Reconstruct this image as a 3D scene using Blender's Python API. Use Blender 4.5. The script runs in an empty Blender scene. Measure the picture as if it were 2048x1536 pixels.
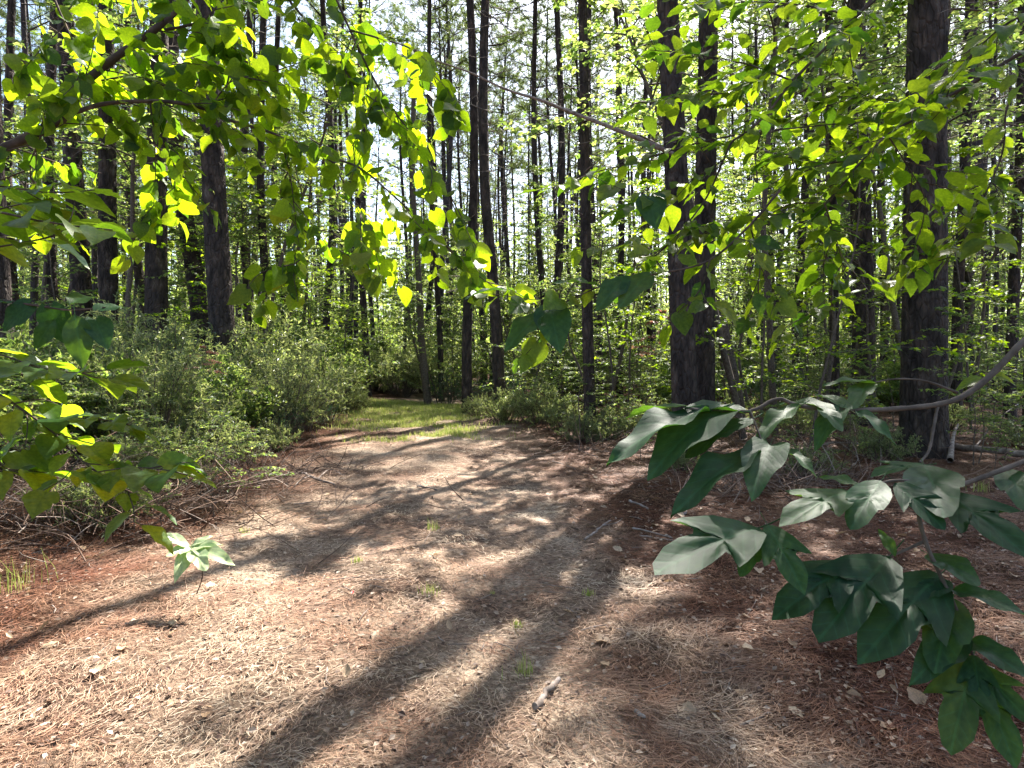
import bpy, math
import numpy as np
from mathutils import Vector, Matrix, Quaternion, Euler
rng = np.random.default_rng(11)
SC = bpy.context.scene
R_ = math.radians

# ------------------------------------------------------------------ camera, sky, sun, exposure
EYE = 1.5
FPX = 1250.0                     # focal length in photograph pixels (2048 wide)
PITCH = R_(2.1)
cam_d = bpy.data.cameras.new('camera'); cam = bpy.data.objects.new('camera', cam_d)
SC.collection.objects.link(cam); SC.camera = cam
cam.location = (0, 0, EYE); cam.rotation_euler = (math.pi/2 - PITCH, 0, 0)
cam_d.sensor_width = 36; cam_d.lens = FPX/2048*36; cam_d.clip_start = .05; cam_d.clip_end = 3000
SUN_AZ, SUN_EL = 23.0, 49.0      # degrees right of straight ahead, above the horizon
world = bpy.data.worlds.new('World'); SC.world = world; world.use_nodes = True
wn, wl = world.node_tree.nodes, world.node_tree.links
wn.clear()
sky = wn.new('ShaderNodeTexSky'); sky.sky_type = 'NISHITA'; sky.sun_disc = False
sky.sun_elevation = R_(SUN_EL); sky.sun_rotation = R_(SUN_AZ)
sky.air_density = 1.0; sky.dust_density = 2.0; sky.ozone_density = 1.0
bg = wn.new('ShaderNodeBackground'); bg.inputs['Strength'].default_value = .085
wo = wn.new('ShaderNodeOutputWorld')
wl.new(sky.outputs[0], bg.inputs[0]); wl.new(bg.outputs[0], wo.inputs[0])
sun_d = bpy.data.lights.new('sun', 'SUN'); sun_d.energy = 5.0; sun_d.angle = R_(.53); sun_d.color = (1, .95, .86)
sun = bpy.data.objects.new('sun', sun_d); SC.collection.objects.link(sun)
SUNV = Vector((math.sin(R_(SUN_AZ))*math.cos(R_(SUN_EL)), math.cos(R_(SUN_AZ))*math.cos(R_(SUN_EL)), math.sin(R_(SUN_EL))))
sun.rotation_euler = SUNV.to_track_quat('Z', 'Y').to_euler()
vs = SC.view_settings
vs.view_transform = 'Standard'; vs.look = 'None'; vs.exposure = 2.38; vs.gamma = 1; vs.use_curve_mapping = False
SC.cycles.max_bounces = 8; SC.cycles.diffuse_bounces = 4; SC.cycles.glossy_bounces = 2
SC.cycles.transmission_bounces = 5; SC.cycles.caustics_reflective = False; SC.cycles.caustics_refractive = False

FW = Vector((0, math.cos(PITCH), -math.sin(PITCH))); UP = Vector((0, math.sin(PITCH), math.cos(PITCH)))
def P(px, py, d):
    """the place d metres in front of the camera seen at photograph pixel px, py"""
    return Vector((0, 0, EYE)) + d*(FW + UP*((768-py)/FPX) + Vector((1, 0, 0))*((px-1024)/FPX))
def gz(x, y):
    """height of the forest floor"""
    x = np.asarray(x, float); y = np.asarray(y, float)
    z = .025*np.sin(x*1.3+.6)*np.cos(y*.9) + .018*np.sin(x*2.9-y*2.1) + .01*np.sin(x*6.1+y*4.7)
    s = np.clip((x-1.2-.04*y)/3.0, 0, 1); z = z + .10*s*s*(3-2*s)
    s = np.clip((-x-2.9)/2.5, 0, 1); z = z + .14*s*s*(3-2*s)
    c = x+.45+.09*y; z = z-.035*np.exp(-((np.abs(c)-.75)/.28)**2)*np.clip((24-y)/6, 0, 1)
    far = np.clip((np.hypot(x, y)-25)/60, 0, 1)
    z = z + far*(.5*np.sin(x*.06+1)*np.sin(y*.05) + .6)
    return z
def G(px, py):
    """point of the forest floor seen at pixel px, py"""
    v = FW + UP*((768-py)/FPX) + Vector((1, 0, 0))*((px-1024)/FPX)
    d = EYE/-v.z
    for _ in range(6):
        p = v*d; d = (EYE-float(gz(p.x, p.y)))/-v.z
    p = v*d
    return Vector((p.x, p.y, float(gz(p.x, p.y))))

# ------------------------------------------------------------------ mesh helpers
class MB:
    def __init__(s): s.V = []; s.T = []; s.Q = []; s.n = 0
    def add(s, V, F):
        V = np.asarray(V, np.float32); F = np.asarray(F, np.int64)
        if len(V) == 0 or len(F) == 0: return
        s.V.append(V); (s.T if F.shape[1] == 3 else s.Q).append(F+s.n); s.n += len(V)
    def mesh(s, name, mat, smooth=True):
        me = bpy.data.meshes.new(name)
        V = np.concatenate(s.V) if s.V else np.zeros((0, 3), np.float32)
        T = np.concatenate(s.T) if s.T else np.zeros((0, 3), np.int64)
        Q = np.concatenate(s.Q) if s.Q else np.zeros((0, 4), np.int64)
        me.vertices.add(len(V)); me.vertices.foreach_set('co', V.ravel())
        me.loops.add(T.size+Q.size); me.loops.foreach_set('vertex_index', np.concatenate([T.ravel(), Q.ravel()]).astype(np.int32))
        nf = len(T)+len(Q); me.polygons.add(nf)
        st = np.concatenate([np.arange(len(T))*3, T.size+np.arange(len(Q))*4]).astype(np.int32)
        me.polygons.foreach_set('loop_start', st)
        me.polygons.foreach_set('use_smooth', np.full(nf, smooth))
        me.materials.append(mat); me.update(calc_edges=True); me.validate()
        return me
def link(name, me, parent=None, kind=None):
    o = bpy.data.objects.new(name, me); SC.collection.objects.link(o)
    if parent: o.parent = parent
    if kind: o['kind'] = kind
    return o
def tag(o, label=None, cat=None, group=None, kind=None):
    if label: o['label'] = label
    if cat: o['category'] = cat
    if group: o['group'] = group
    if kind: o['kind'] = kind
    return o
def thing(name, label, cat, loc=(0, 0, 0), group=None):
    o = bpy.data.objects.new(name, None); SC.collection.objects.link(o); o.location = loc
    o.empty_display_size = .1
    return tag(o, label, cat, group)

def tube(pts, rad, k=6, cap=True):
    pts = np.asarray(pts, float); n = len(pts); rad = np.broadcast_to(np.asarray(rad, float), (n,))
    t = np.gradient(pts, axis=0); t /= np.linalg.norm(t, axis=1)[:, None]+1e-9
    ref = np.array([0, 0, 1.]) if abs(t[:, 2]).mean() < .8 else np.array([1., 0, 0])
    a = np.cross(t, ref); a /= np.linalg.norm(a, axis=1)[:, None]+1e-9
    b = np.cross(t, a)
    th = np.arange(k)/k*2*np.pi
    V = pts[:, None, :]+rad[:, None, None]*(np.cos(th)[None, :, None]*a[:, None, :]+np.sin(th)[None, :, None]*b[:, None, :])
    V = V.reshape(-1, 3)
    i = np.arange(n-1)[:, None]*k; j = np.arange(k)[None, :]; j2 = (j+1) % k
    F = np.stack([i+j, i+j2, i+k+j2, i+k+j], -1).reshape(-1, 4)
    return V, F
def smooth_line(pts, m=5):
    """Catmull-Rom through the points"""
    p = np.asarray(pts, float)
    if len(p) < 3: return np.array([p[0]+(p[-1]-p[0])*t for t in np.linspace(0, 1, m+1)])
    q = np.vstack([2*p[0]-p[1], p, 2*p[-1]-p[-2]]); out = []
    for i in range(1, len(q)-2):
        for t in np.arange(m)/m:
            a, b, c, d = q[i-1:i+3]
            out.append(.5*((2*b)+(-a+c)*t+(2*a-5*b+4*c-d)*t*t+(-a+3*b-3*c+d)*t**3))
    out.append(p[-1]); return np.array(out)
def unit(v): return v/(np.linalg.norm(v, axis=-1, keepdims=True)+1e-9)
def scatter(mb, tpl, pos, direc, nrm, size):
    """copies of a small template (V, F), its Y axis along direc and Z near nrm"""
    TV, TF = tpl
    y = unit(direc); x = unit(np.cross(y, nrm)); z = np.cross(x, y)
    V = pos[:, None, :] + size[:, None, None]*(TV[None, :, 0:1]*x[:, None, :]+TV[None, :, 1:2]*y[:, None, :]+TV[None, :, 2:3]*z[:, None, :])
    n, k = len(pos), len(TV)
    F = (TF[None]+(np.arange(n)*k)[:, None, None]).reshape(-1, TF.shape[1])
    mb.add(V.reshape(-1, 3), F)

# ------------------------------------------------------------------ materials
def newmat(name):
    m = bpy.data.materials.new(name); m.use_nodes = True; nt = m.node_tree; nt.nodes.clear()
    return m, nt.nodes, nt.links
def ramp(N, stops):
    r = N.new('ShaderNodeValToRGB'); e = r.color_ramp.elements
    while len(e) < len(stops): e.new(.5)
    for k, (p, c) in enumerate(stops): e[k].position = p; e[k].color = (*c, 1)
    return r
def leaf_mat(name, cols, trans, rough=.45, gloss=.3, veins=False, tr_w=.5, use_obj=False):
    m, N, L = newmat(name)
    out = N.new('ShaderNodeOutputMaterial')
    if use_obj: src = N.new('ShaderNodeObjectInfo').outputs['Random']
    else: src = N.new('ShaderNodeNewGeometry').outputs['Random Per Island']
    r1 = ramp(N, [(i/(len(cols)-1), c) for i, c in enumerate(cols)]); L.new(src, r1.inputs[0])
    r2 = ramp(N, [(i/(len(trans)-1), c) for i, c in enumerate(trans)]); L.new(src, r2.inputs[0])
    c1, c2 = r1.outputs[0], r2.outputs[0]
    bs = N.new('ShaderNodeBsdfPrincipled'); bs.inputs['Roughness'].default_value = rough
    bs.inputs['Specular IOR Level'].default_value = gloss
    tr = N.new('ShaderNodeBsdfTranslucent')
    if veins:
        tc = N.new('ShaderNodeTexCoord'); sp = N.new('ShaderNodeSeparateXYZ'); L.new(tc.outputs['Object'], sp.inputs[0])
        def mth(op, a, b=None):
            n = N.new('ShaderNodeMath'); n.operation = op
            for k, v in enumerate((a, b)):
                if v is None: continue
                if isinstance(v, (int, float)): n.inputs[k].default_value = v
                else: L.new(v, n.inputs[k])
            return n.outputs[0]
        ax = mth('ABSOLUTE', sp.outputs[0])
        mid = mth('LESS_THAN', ax, .016)
        q = mth('SUBTRACT', sp.outputs[1], mth('MULTIPLY', ax, .75))
        w = mth('ABSOLUTE', mth('SUBTRACT', mth('FRACT', mth('MULTIPLY', q, 8.0)), .5))
        side = mth('LESS_THAN', w, .045)
        v = mth('MAXIMUM', mid, side)
        ns = N.new('ShaderNodeTexNoise'); ns.inputs['Scale'].default_value = 9; L.new(tc.outputs['Object'], ns.inputs[0])
        for i, (c, f) in enumerate(((c1, 2.3 if name == 'lobed_leaf' else 1.7), (c2, .62))):
            hs = N.new('ShaderNodeMix'); hs.data_type = 'RGBA'; hs.blend_type = 'MULTIPLY'
            hs.inputs[7].default_value = (f, f, f, 1) if i else (f, f*1.0, f*.9, 1)
            L.new(mth('MULTIPLY', v, .75 if name == 'lobed_leaf' else .5), hs.inputs[0]); L.new(c, hs.inputs[6])
            h2 = N.new('ShaderNodeMix'); h2.data_type = 'RGBA'; h2.blend_type = 'MULTIPLY'; h2.inputs[0].default_value = .55
            rr = ramp(N, [(.3, (.5, .58, .5)), (.62, (1.2, 1.15, 1.05)), (.74, (1.7, 1.45, .9))]); L.new(ns.outputs[0], rr.inputs[0])
            L.new(hs.outputs[2], h2.inputs[6]); L.new(rr.outputs[0], h2.inputs[7])
            if i == 0: c1 = h2.outputs[2]
            else: c2 = h2.outputs[2]
        bp = N.new('ShaderNodeBump'); bp.inputs['Strength'].default_value = .15; bp.inputs['Distance'].default_value = .001
        L.new(mth('MINIMUM', mth('MULTIPLY', w, 4.0), 1.0), bp.inputs['Height']); L.new(bp.outputs[0], bs.inputs['Normal'])
    L.new(c1, bs.inputs['Base Color']); L.new(c2, tr.inputs['Color'])
    mx = N.new('ShaderNodeMixShader'); mx.inputs[0].default_value = tr_w
    L.new(bs.outputs[0], mx.inputs[1]); L.new(tr.outputs[0], mx.inputs[2]); L.new(mx.outputs[0], out.inputs[0])
    return m
def noise_mat(name, stops, scale=8, rough=.9, bump=.3, zs=1.0, dist=.02, coord='Object', detail=6, vor=None, spec=.2):
    m, N, L = newmat(name)
    out = N.new('ShaderNodeOutputMaterial'); bs = N.new('ShaderNodeBsdfPrincipled')
    bs.inputs['Roughness'].default_value = rough; bs.inputs['Specular IOR Level'].default_value = spec
    tc = N.new('ShaderNodeTexCoord'); mp = N.new('ShaderNodeMapping'); mp.inputs['Scale'].default_value = (1, 1, zs)
    L.new(tc.outputs[coord], mp.inputs[0])
    ns = N.new('ShaderNodeTexNoise'); ns.inputs['Scale'].default_value = scale; ns.inputs['Detail'].default_value = detail
    L.new(mp.outputs[0], ns.inputs[0])
    r = ramp(N, stops); L.new(ns.outputs[0], r.inputs[0]); L.new(r.outputs[0], bs.inputs['Base Color'])
    bp = N.new('ShaderNodeBump'); bp.inputs['Strength'].default_value = bump; bp.inputs['Distance'].default_value = dist
    if vor:
        vo = N.new('ShaderNodeTexVoronoi'); vo.feature = 'DISTANCE_TO_EDGE'; vo.inputs['Scale'].default_value = vor
        L.new(mp.outputs[0], vo.inputs[0])
        a = N.new('ShaderNodeMath'); a.operation = 'MINIMUM'; a.inputs[1].default_value = .16; L.new(vo.outputs[0], a.inputs[0])
        b = N.new('ShaderNodeMath'); b.operation = 'MULTIPLY_ADD'; b.inputs[1].default_value = 5; L.new(a.outputs[0], b.inputs[0]); L.new(ns.outputs[0], b.inputs[2])
        L.new(b.outputs[0], bp.inputs['Height'])
    else: L.new(ns.outputs[0], bp.inputs['Height'])
    L.new(bp.outputs[0], bs.inputs['Normal']); L.new(bs.outputs[0], out.inputs[0])
    return m
def track_mask(N, L, g):
    """0 on the worn track, 1 in the litter beside it, ragged between"""
    def mth(op, a, b=None, c=None):
        n = N.new('ShaderNodeMath'); n.operation = op
        for k, v in enumerate((a, b, c)):
            if v is None: continue
            if isinstance(v, (int, float)): n.inputs[k].default_value = v
            else: L.new(v, n.inputs[k])
        return n.outputs[0]
    sp = N.new('ShaderNodeSeparateXYZ'); L.new(g.outputs['Position'], sp.inputs[0])
    ns = N.new('ShaderNodeTexNoise'); ns.inputs['Scale'].default_value = .9; ns.inputs['Detail'].default_value = 8; ns.inputs['Roughness'].default_value = .72
    L.new(g.outputs['Position'], ns.inputs[0])
    c = mth('ADD', sp.outputs[0], mth('MULTIPLY_ADD', sp.outputs[1], .09, .45))     # distance from the track's middle
    d = mth('ABSOLUTE', c)
    v = mth('ADD', mth('MULTIPLY', mth('SUBTRACT', d, 1.25), 1.1), mth('MULTIPLY', mth('SUBTRACT', ns.outputs[0], .5), 3.4))
    n = N.new('ShaderNodeClamp'); L.new(v, n.inputs[0]); return n.outputs[0]
def island_mat(name, cols, rough=.8, tw=0.0, spec=.25, patch=None):
    m, N, L = newmat(name)
    out = N.new('ShaderNodeOutputMaterial'); bs = N.new('ShaderNodeBsdfPrincipled')
    bs.inputs['Roughness'].default_value = rough; bs.inputs['Specular IOR Level'].default_value = spec
    g = N.new('ShaderNodeNewGeometry')
    r = ramp(N, [(i/(len(cols)-1), c) for i, c in enumerate(cols)]); L.new(g.outputs['Random Per Island'], r.inputs[0])
    c = r.outputs[0]
    if patch:
        ns = N.new('ShaderNodeTexNoise'); ns.inputs['Scale'].default_value = patch[0]; ns.inputs['Detail'].default_value = 4
        L.new(g.outputs['Position'], ns.inputs[0])
        r3 = ramp(N, [(.42, patch[1]), (.62, patch[2])]); L.new(ns.outputs[0], r3.inputs[0])
        mx = N.new('ShaderNodeMix'); mx.data_type = 'RGBA'; mx.blend_type = 'MULTIPLY'; mx.inputs[0].default_value = 1
        L.new(c, mx.inputs[6]); L.new(r3.outputs[0], mx.inputs[7]); c = mx.outputs[2]
        off = N.new('ShaderNodeMix'); off.data_type = 'RGBA'; off.blend_type = 'MULTIPLY'; off.inputs[7].default_value = (.52, .34, .27, 1)
        L.new(track_mask(N, L, g), off.inputs[0]); L.new(c, off.inputs[6]); c = off.outputs[2]
    L.new(c, bs.inputs['Base Color'])
    if tw:
        tr = N.new('ShaderNodeBsdfTranslucent'); L.new(c, tr.inputs[0])
        ms = N.new('ShaderNodeMixShader'); ms.inputs[0].default_value = tw
        L.new(bs.outputs[0], ms.inputs[1]); L.new(tr.outputs[0], ms.inputs[2]); L.new(ms.outputs[0], out.inputs[0])
    else: L.new(bs.outputs[0], out.inputs[0])
    return m

M = {}
M['bark'] = noise_mat('pine_bark', [(.3, (.02, .015, .013)), (.5, (.052, .040, .035)), (.62, (.085, .06, .048)), (.75, (.15, .125, .11))], scale=9, zs=.35, bump=.9, dist=.03, vor=14)
M['bark_far'] = noise_mat('far_pine_bark', [(.3, (.034, .028, .029)), (.55, (.07, .058, .060)), (.75, (.13, .112, .112))], scale=6, zs=.3, bump=1, dist=.04, vor=9)
M['twig'] = noise_mat('twig_bark', [(.3, (.06, .045, .035)), (.7, (.16, .125, .10))], scale=30, bump=.4, dist=.003)
M['branch'] = noise_mat('branch_bark', [(.3, (.045, .032, .026)), (.55, (.09, .062, .05)), (.75, (.2, .13, .10))], scale=25, bump=.5, dist=.004)
M['dead'] = noise_mat('dead_wood', [(.3, (.10, .075, .06)), (.55, (.24, .19, .16)), (.75, (.38, .33, .30))], scale=14, bump=.6, dist=.006)
M['brush'] = island_mat('brush_twigs', [(.05, .032, .024), (.13, .08, .055), (.22, .14, .10), (.3, .24, .2)])
M['leaf_a'] = leaf_mat('heart_leaf', [(.025, .06, .012), (.05, .11, .015), (.075, .13, .02), (.03, .07, .015), (.06, .12, .015)], [(.08, .18, .008), (.36, .60, .010), (.60, .80, .012), (.10, .2, .01), (.50, .66, .015)], veins=True, tr_w=.55, use_obj=True, rough=.5)  # dark and lime stops paint shaded and sunlit leaves as random tones
M['leaf_d'] = leaf_mat('layered_leaf', [(.022, .06, .015), (.05, .11, .018), (.03, .075, .018), (.06, .12, .02)], [(.08, .2, .012), (.30, .50, .012), (.55, .72, .02), (.12, .22, .012), (.40, .52, .02)], veins=True, tr_w=.55, use_obj=True, rough=.42)  # dim to glowing stops put the contrast of lit and shaded leaves into colour
M['leaf_e'] = leaf_mat('lobed_leaf', [(.014, .048, .020), (.022, .065, .026), (.03, .075, .022)], [(.05, .14, .012), (.10, .24, .015), (.18, .32, .02)], veins=True, tr_w=.4, use_obj=True, rough=.52, gloss=.3)
M['leaf_pale'] = leaf_mat('pale_leaf', [(.30, .38, .20), (.38, .44, .27)], [(.22, .40, .06), (.25, .42, .07)], veins=True, tr_w=.35, use_obj=True, rough=.35, gloss=.5)  # whitish base colour holds the look of sun on the leaves
M['maple'] = leaf_mat('maple_leaf', [(.05, .11, .015), (.075, .14, .02), (.09, .15, .02)], [(.22, .42, .01), (.38, .56, .012), (.50, .62, .02)], tr_w=.55)
M['under'] = leaf_mat('understory_leaf', [(.04, .08, .03), (.07, .12, .04), (.12, .16, .06)], [(.16, .28, .04), (.38, .52, .09), (.58, .64, .16)], tr_w=.5)
M['shrub'] = leaf_mat('shrub_leaf', [(.045, .075, .03), (.14, .175, .08), (.28, .30, .17)], [(.24, .34, .08), (.40, .48, .13), (.55, .58, .18)], tr_w=.42, rough=.38, gloss=.5)
M['dark_shrub'] = leaf_mat('cedar_spray', [(.025, .06, .032), (.04, .085, .045)], [(.05, .13, .04), (.09, .2, .06)], tr_w=.35)
M['needle'] = leaf_mat('pine_needle', [(.05, .075, .03), (.075, .10, .035), (.10, .115, .04)], [(.12, .20, .04), (.2, .28, .06), (.26, .30, .07)], tr_w=.4, rough=.45)
M['rust'] = leaf_mat('dead_foliage', [(.22, .10, .06), (.30, .15, .10)], [(.35, .14, .08), (.45, .22, .15)], tr_w=.4)
M['grass'] = island_mat('grass_blade', [(.17, .26, .04), (.34, .42, .08), (.46, .48, .14), (.50, .45, .22)], rough=.5, tw=.4)
M['straw'] = island_mat('pine_straw', [(.07, .04, .028), (.31, .20, .135), (.52, .40, .295), (.62, .51, .39), (.14, .08, .055)], rough=.6, tw=.15, patch=(1.3, (.66, .47, .39), (1.0, 1.0, .96)))
M['dead_leaf'] = leaf_mat('fallen_leaf', [(.25, .15, .09), (.42, .28, .18), (.52, .38, .27), (.33, .22, .15)], [(.3, .17, .08), (.4, .26, .14), (.45, .3, .18)], tr_w=.2, use_obj=True, rough=.55, veins=True)
M['litter'] = island_mat('leaf_litter', [(.07, .04, .03), (.16, .09, .06), (.38, .27, .19), (.12, .07, .05), (.5, .4, .31)], rough=.6, tw=.15)

# ground material: pale straw on the open track, redder and darker humus off it
def ground_mat():
    m, N, L = newmat('forest_floor')
    out = N.new('ShaderNodeOutputMaterial'); bs = N.new('ShaderNodeBsdfPrincipled'); bs.inputs['Roughness'].default_value = .95
    bs.inputs['Specular IOR Level'].default_value = .15
    g = N.new('ShaderNodeNewGeometry')
    def nz(scale, det=6, rough=.6):
        n = N.new('ShaderNodeTexNoise'); n.inputs['Scale'].default_value = scale; n.inputs['Detail'].default_value = det; n.inputs['Roughness'].default_value = rough
        L.new(g.outputs['Position'], n.inputs[0]); return n.outputs[0]
    big = ramp(N, [(.38, (.12, .075, .055)), (.5, (.29, .215, .16)), (.63, (.50, .41, .32))]); L.new(nz(.55, 5, .7), big.inputs[0])
    fine = ramp(N, [(.36, (.25, .21, .2)), (.5, (.72, .68, .64)), (.66, (1.3, 1.25, 1.2))]); L.new(nz(34, 8, .75), fine.inputs[0])
    mx = N.new('ShaderNodeMix'); mx.data_type = 'RGBA'; mx.blend_type = 'MULTIPLY'; mx.inputs[0].default_value = 1
    L.new(big.outputs[0], mx.inputs[6]); L.new(fine.outputs[0], mx.inputs[7])
    msk = track_mask(N, L, g)
    off = N.new('ShaderNodeMix'); off.data_type = 'RGBA'; off.blend_type = 'MULTIPLY'; off.inputs[7].default_value = (.34, .225, .18, 1)
    L.new(msk, off.inputs[0]); L.new(mx.outputs[2], off.inputs[6])
    L.new(off.outputs[2], bs.inputs['Base Color'])
    bp = N.new('ShaderNodeBump'); bp.inputs['Strength'].default_value = .8; bp.inputs['Distance'].default_value = .02
    L.new(nz(60, 6, .8), bp.inputs['Height']); L.new(bp.outputs[0], bs.inputs['Normal']); L.new(bs.outputs[0], out.inputs[0])
    return m
M['ground'] = ground_mat()

# ------------------------------------------------------------------ the forest floor
def build_ground():
    u = np.linspace(-1, 1, 321); xs = 3*np.sinh(u*5.3)/np.sinh(5.3)*220
    v = np.linspace(0, 1, 380)
    ys = np.concatenate([-600*((np.linspace(1, 0, 30)[:-1])**2.5)-.0, 1200*v**2.6+v*6])
    X, Y = np.meshgrid(xs, ys)
    Z = gz(X, Y)
    near = np.exp(-np.hypot(X, Y)/14)
    Z = Z + near*.012*np.sin(X*17+np.sin(Y*9)*2)*np.sin(Y*15+np.sin(X*7)*2)
    V = np.stack([X, Y, Z], -1).reshape(-1, 3)
    nx, ny = len(xs), len(ys)
    i = np.arange(ny-1)[:, None]*nx+np.arange(nx-1)[None]
    F = np.stack([i, i+1, i+nx+1, i+nx], -1).reshape(-1, 4)
    mb = MB(); mb.add(V, F)
    link('ground', mb.mesh('ground', M['ground']), kind='structure')
build_ground()
# world-space noise for scattering, value noise on a lattice
_lat = rng.random((256, 256))
def vnoise(x, y, s):
    x = np.asarray(x)*s+100.5; y = np.asarray(y)*s+100.5
    i = np.floor(x).astype(int); j = np.floor(y).astype(int); fx = x-i; fy = y-j
    fx = fx*fx*(3-2*fx); fy = fy*fy*(3-2*fy)
    a = _lat[i % 256, j % 256]; b = _lat[(i+1) % 256, j % 256]; c = _lat[i % 256, (j+1) % 256]; d = _lat[(i+1) % 256, (j+1) % 256]
    return (a*(1-fx)+b*fx)*(1-fy)+(c*(1-fx)+d*fx)*fy

# needles of pine straw: bent slivers lying on the floor, wider with distance
def build_straw():
    mb = MB(); n = 230000
    d = 2.0+11.5*rng.random(n)**1.25; a = (rng.random(n)-.5)*1.75
    x = d*a; y = d*1.0
    L = (.07+.08*rng.random(n)); w = .0006+.00030*d
    on = np.abs(x+.45+.09*y) < 1.3*(.6+.8*vnoise(x, y, .9)); L = np.where(on, L*rng.uniform(.3, .8, n), L*1.1); keep = ~on | (rng.random(n) < .62); d, x, y, L, w = d[keep], x[keep], y[keep], L[keep], w[keep]; n = len(x)
    th = rng.random(n)*np.pi*2
    clump = vnoise(x, y, 3.0)*6.28
    th = np.where(rng.random(n) < .45, clump+rng.normal(0, .4, n), th)
    z0 = gz(x, y)+.004+.022*rng.random(n)**2
    dx, dy = np.cos(th), np.sin(th); bend = rng.normal(0, .18, n)*L; tilt = rng.normal(0, .10, n)*L
    pts = []
    for t in (-.5, 0, .5):
        bx = x+dx*L*t - dy*bend*(1-4*t*t); by = y+dy*L*t+dx*bend*(1-4*t*t); bz = z0+tilt*t*2*.5
        bz = np.maximum(bz, gz(bx, by)+.002)
        pts.append((bx, by, bz))
    V = []
    for (bx, by, bz), ww in zip(pts, (.55, 1, .35)):
        V.append(np.stack([bx-dy*w*ww, by+dx*w*ww, bz], -1)); V.append(np.stack([bx+dy*w*ww, by-dx*w*ww, bz+.0008], -1))
    V = np.stack(V, 1).reshape(-1, 3)
    F = (np.array([[0, 1, 3, 2], [2, 3, 5, 4]])[None]+(np.arange(n)*6)[:, None, None]).reshape(-1, 4)
    mb.add(V, F); link('pine_straw', mb.mesh('pine_straw', M['straw'], False), kind='stuff')
build_straw()

# ------------------------------------------------------------------ leaf templates
def leaf_tpl(kind, n=8, cols=2, fold=.18, curl=.25, wave=.03, twist=0., seed=0):
    r = np.random.default_rng(seed)
    t = np.linspace(0, 1, n+1)
    if kind == 'heart': w = .50*np.sin(np.pi*np.clip(t, 0, 1)**.62)**.85*(1-.12*t); w[0] = .16; back = .16
    elif kind == 'ovate': w = .31*np.sin(np.pi*t**.8)**.95; w[0] = .02; back = 0
    elif kind == 'long': w = .17*np.sin(np.pi*t**.9); w[0] = .01; back = 0
    w[-1] = .004
    rows = []
    ph = r.random()*6
    for k in range(n+1):
        row = []
        for c in range(-cols, cols+1):
            s = c/cols; x = s*w[k]
            y = t[k]-back*abs(s)**1.5*max(0, 1-t[k]*2.2)
            z = fold*abs(x)-curl*t[k]**2+wave*abs(s)*math.sin(t[k]*14+ph+(2 if s > 0 else 0))+twist*x*t[k]
            row.append((x, y, z))
        rows.append(row)
    V = np.array(rows).reshape(-1, 3); m = 2*cols+1
    i = np.arange(n)[:, None]*m+np.arange(m-1)[None]
    F = np.stack([i, i+1, i+m+1, i+m], -1).reshape(-1, 4)
    return V, F
def lobed_tpl(outline, fold=.12, curl=.2, wave=.03, seed=0, rings=3):
    """star-shaped outline round a centre on the midrib; mirrored outline given for the right side base->tip"""
    r = np.random.default_rng(seed)
    right = np.array(outline, float); left = right[::-1][1:-1].copy(); left[:, 0] *= -1
    O = np.vstack([right, left]); c = np.array([0, .38])
    k = len(O); V = [(*c, 0)]; ph = r.random()*6
    for q in range(1, rings+1):
        f = q/rings
        for i, p in enumerate(O):
            pp = c+(p-c)*f; V.append((pp[0], pp[1], wave*f*math.sin(i*1.9+ph)))
    V = np.array(V)
    V[:, 2] += fold*np.abs(V[:, 0])-curl*V[:, 1]**2+.025*np.sin(V[:, 1]*11+ph)*np.abs(V[:, 0])*2+.005*r.normal(size=len(V))
    V[1:, :2] += r.normal(0, .008, (len(V)-1, 2))
    T = [(0, 1+i, 1+(i+1) % k) for i in range(k)]; Q = []
    for q in range(rings-1):
        a = 1+q*k; b = a+k
        Q += [(a+i, b+i, b+(i+1) % k, a+(i+1) % k) for i in range(k)]
    return V, np.array(T), np.array(Q)
TRI3 = [(0, 0), (.10, .03), (.20, .10), (.34, .28), (.47, .50), (.50, .60), (.38, .56), (.27, .50), (.22, .53), (.25, .66), (.22, .80), (.12, .93), (0, 1)]
TRI3B = [(0, 0), (.12, .01), (.25, .10), (.36, .30), (.40, .47), (.36, .57), (.29, .60), (.27, .68), (.20, .82), (.10, .93), (0, 1)]
MAPLE = [(0, 0), (.16, .02), (.38, .06), (.26, .20), (.36, .30), (.56, .50), (.34, .47), (.20, .46), (.22, .62), (.24, .74), (.10, .80), (0, 1)]
LEAVES = {}
def leafset(key, mat, tpls):
    res = []
    for V, *Fs in tpls:
        mb = MB(); mb.V.append(np.asarray(V, np.float32)); mb.n = len(V)
        for F in Fs: (mb.T if F.shape[1] == 3 else mb.Q).append(F)
        # petiole
        pv, pf = tube([(0, -.22, .03), (0, -.1, .01), (0, .02, 0)], [.008, .007, .006], 4); mb.add(pv, pf)
        res.append(mb.mesh(key+'_leaf', M[mat]))
    LEAVES[key] = res
leafset('heart', 'leaf_a', [leaf_tpl('heart', 8, 2, f, c, w, tw, s) for s, (f, c, w, tw) in enumerate([(.15, .15, .02, 0), (.3, .3, .03, .2), (.05, .4, .03, -.2), (.4, .1, .02, .1), (-.1, .2, .03, 0)])])
leafset('ovate', 'leaf_d', [leaf_tpl('ovate', 8, 2, f, c, w, tw, s) for s, (f, c, w, tw) in enumerate([(.15, .2, .03, 0), (.35, .35, .03, .2), (.1, .45, .04, -.3), (.3, .1, .03, .3)])])
leafset('lobed', 'leaf_e', [lobed_tpl(TRI3, .10, .15, .015, 1, 5), lobed_tpl(TRI3B, .14, .2, .02, 2, 5), lobed_tpl(TRI3, .05, .22, .015, 3, 5), leaf_tpl('ovate', 12, 3, .2, .3, .04, .1, 4), leaf_tpl('heart', 10, 3, .15, .3, .03, .1, 5)])
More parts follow.
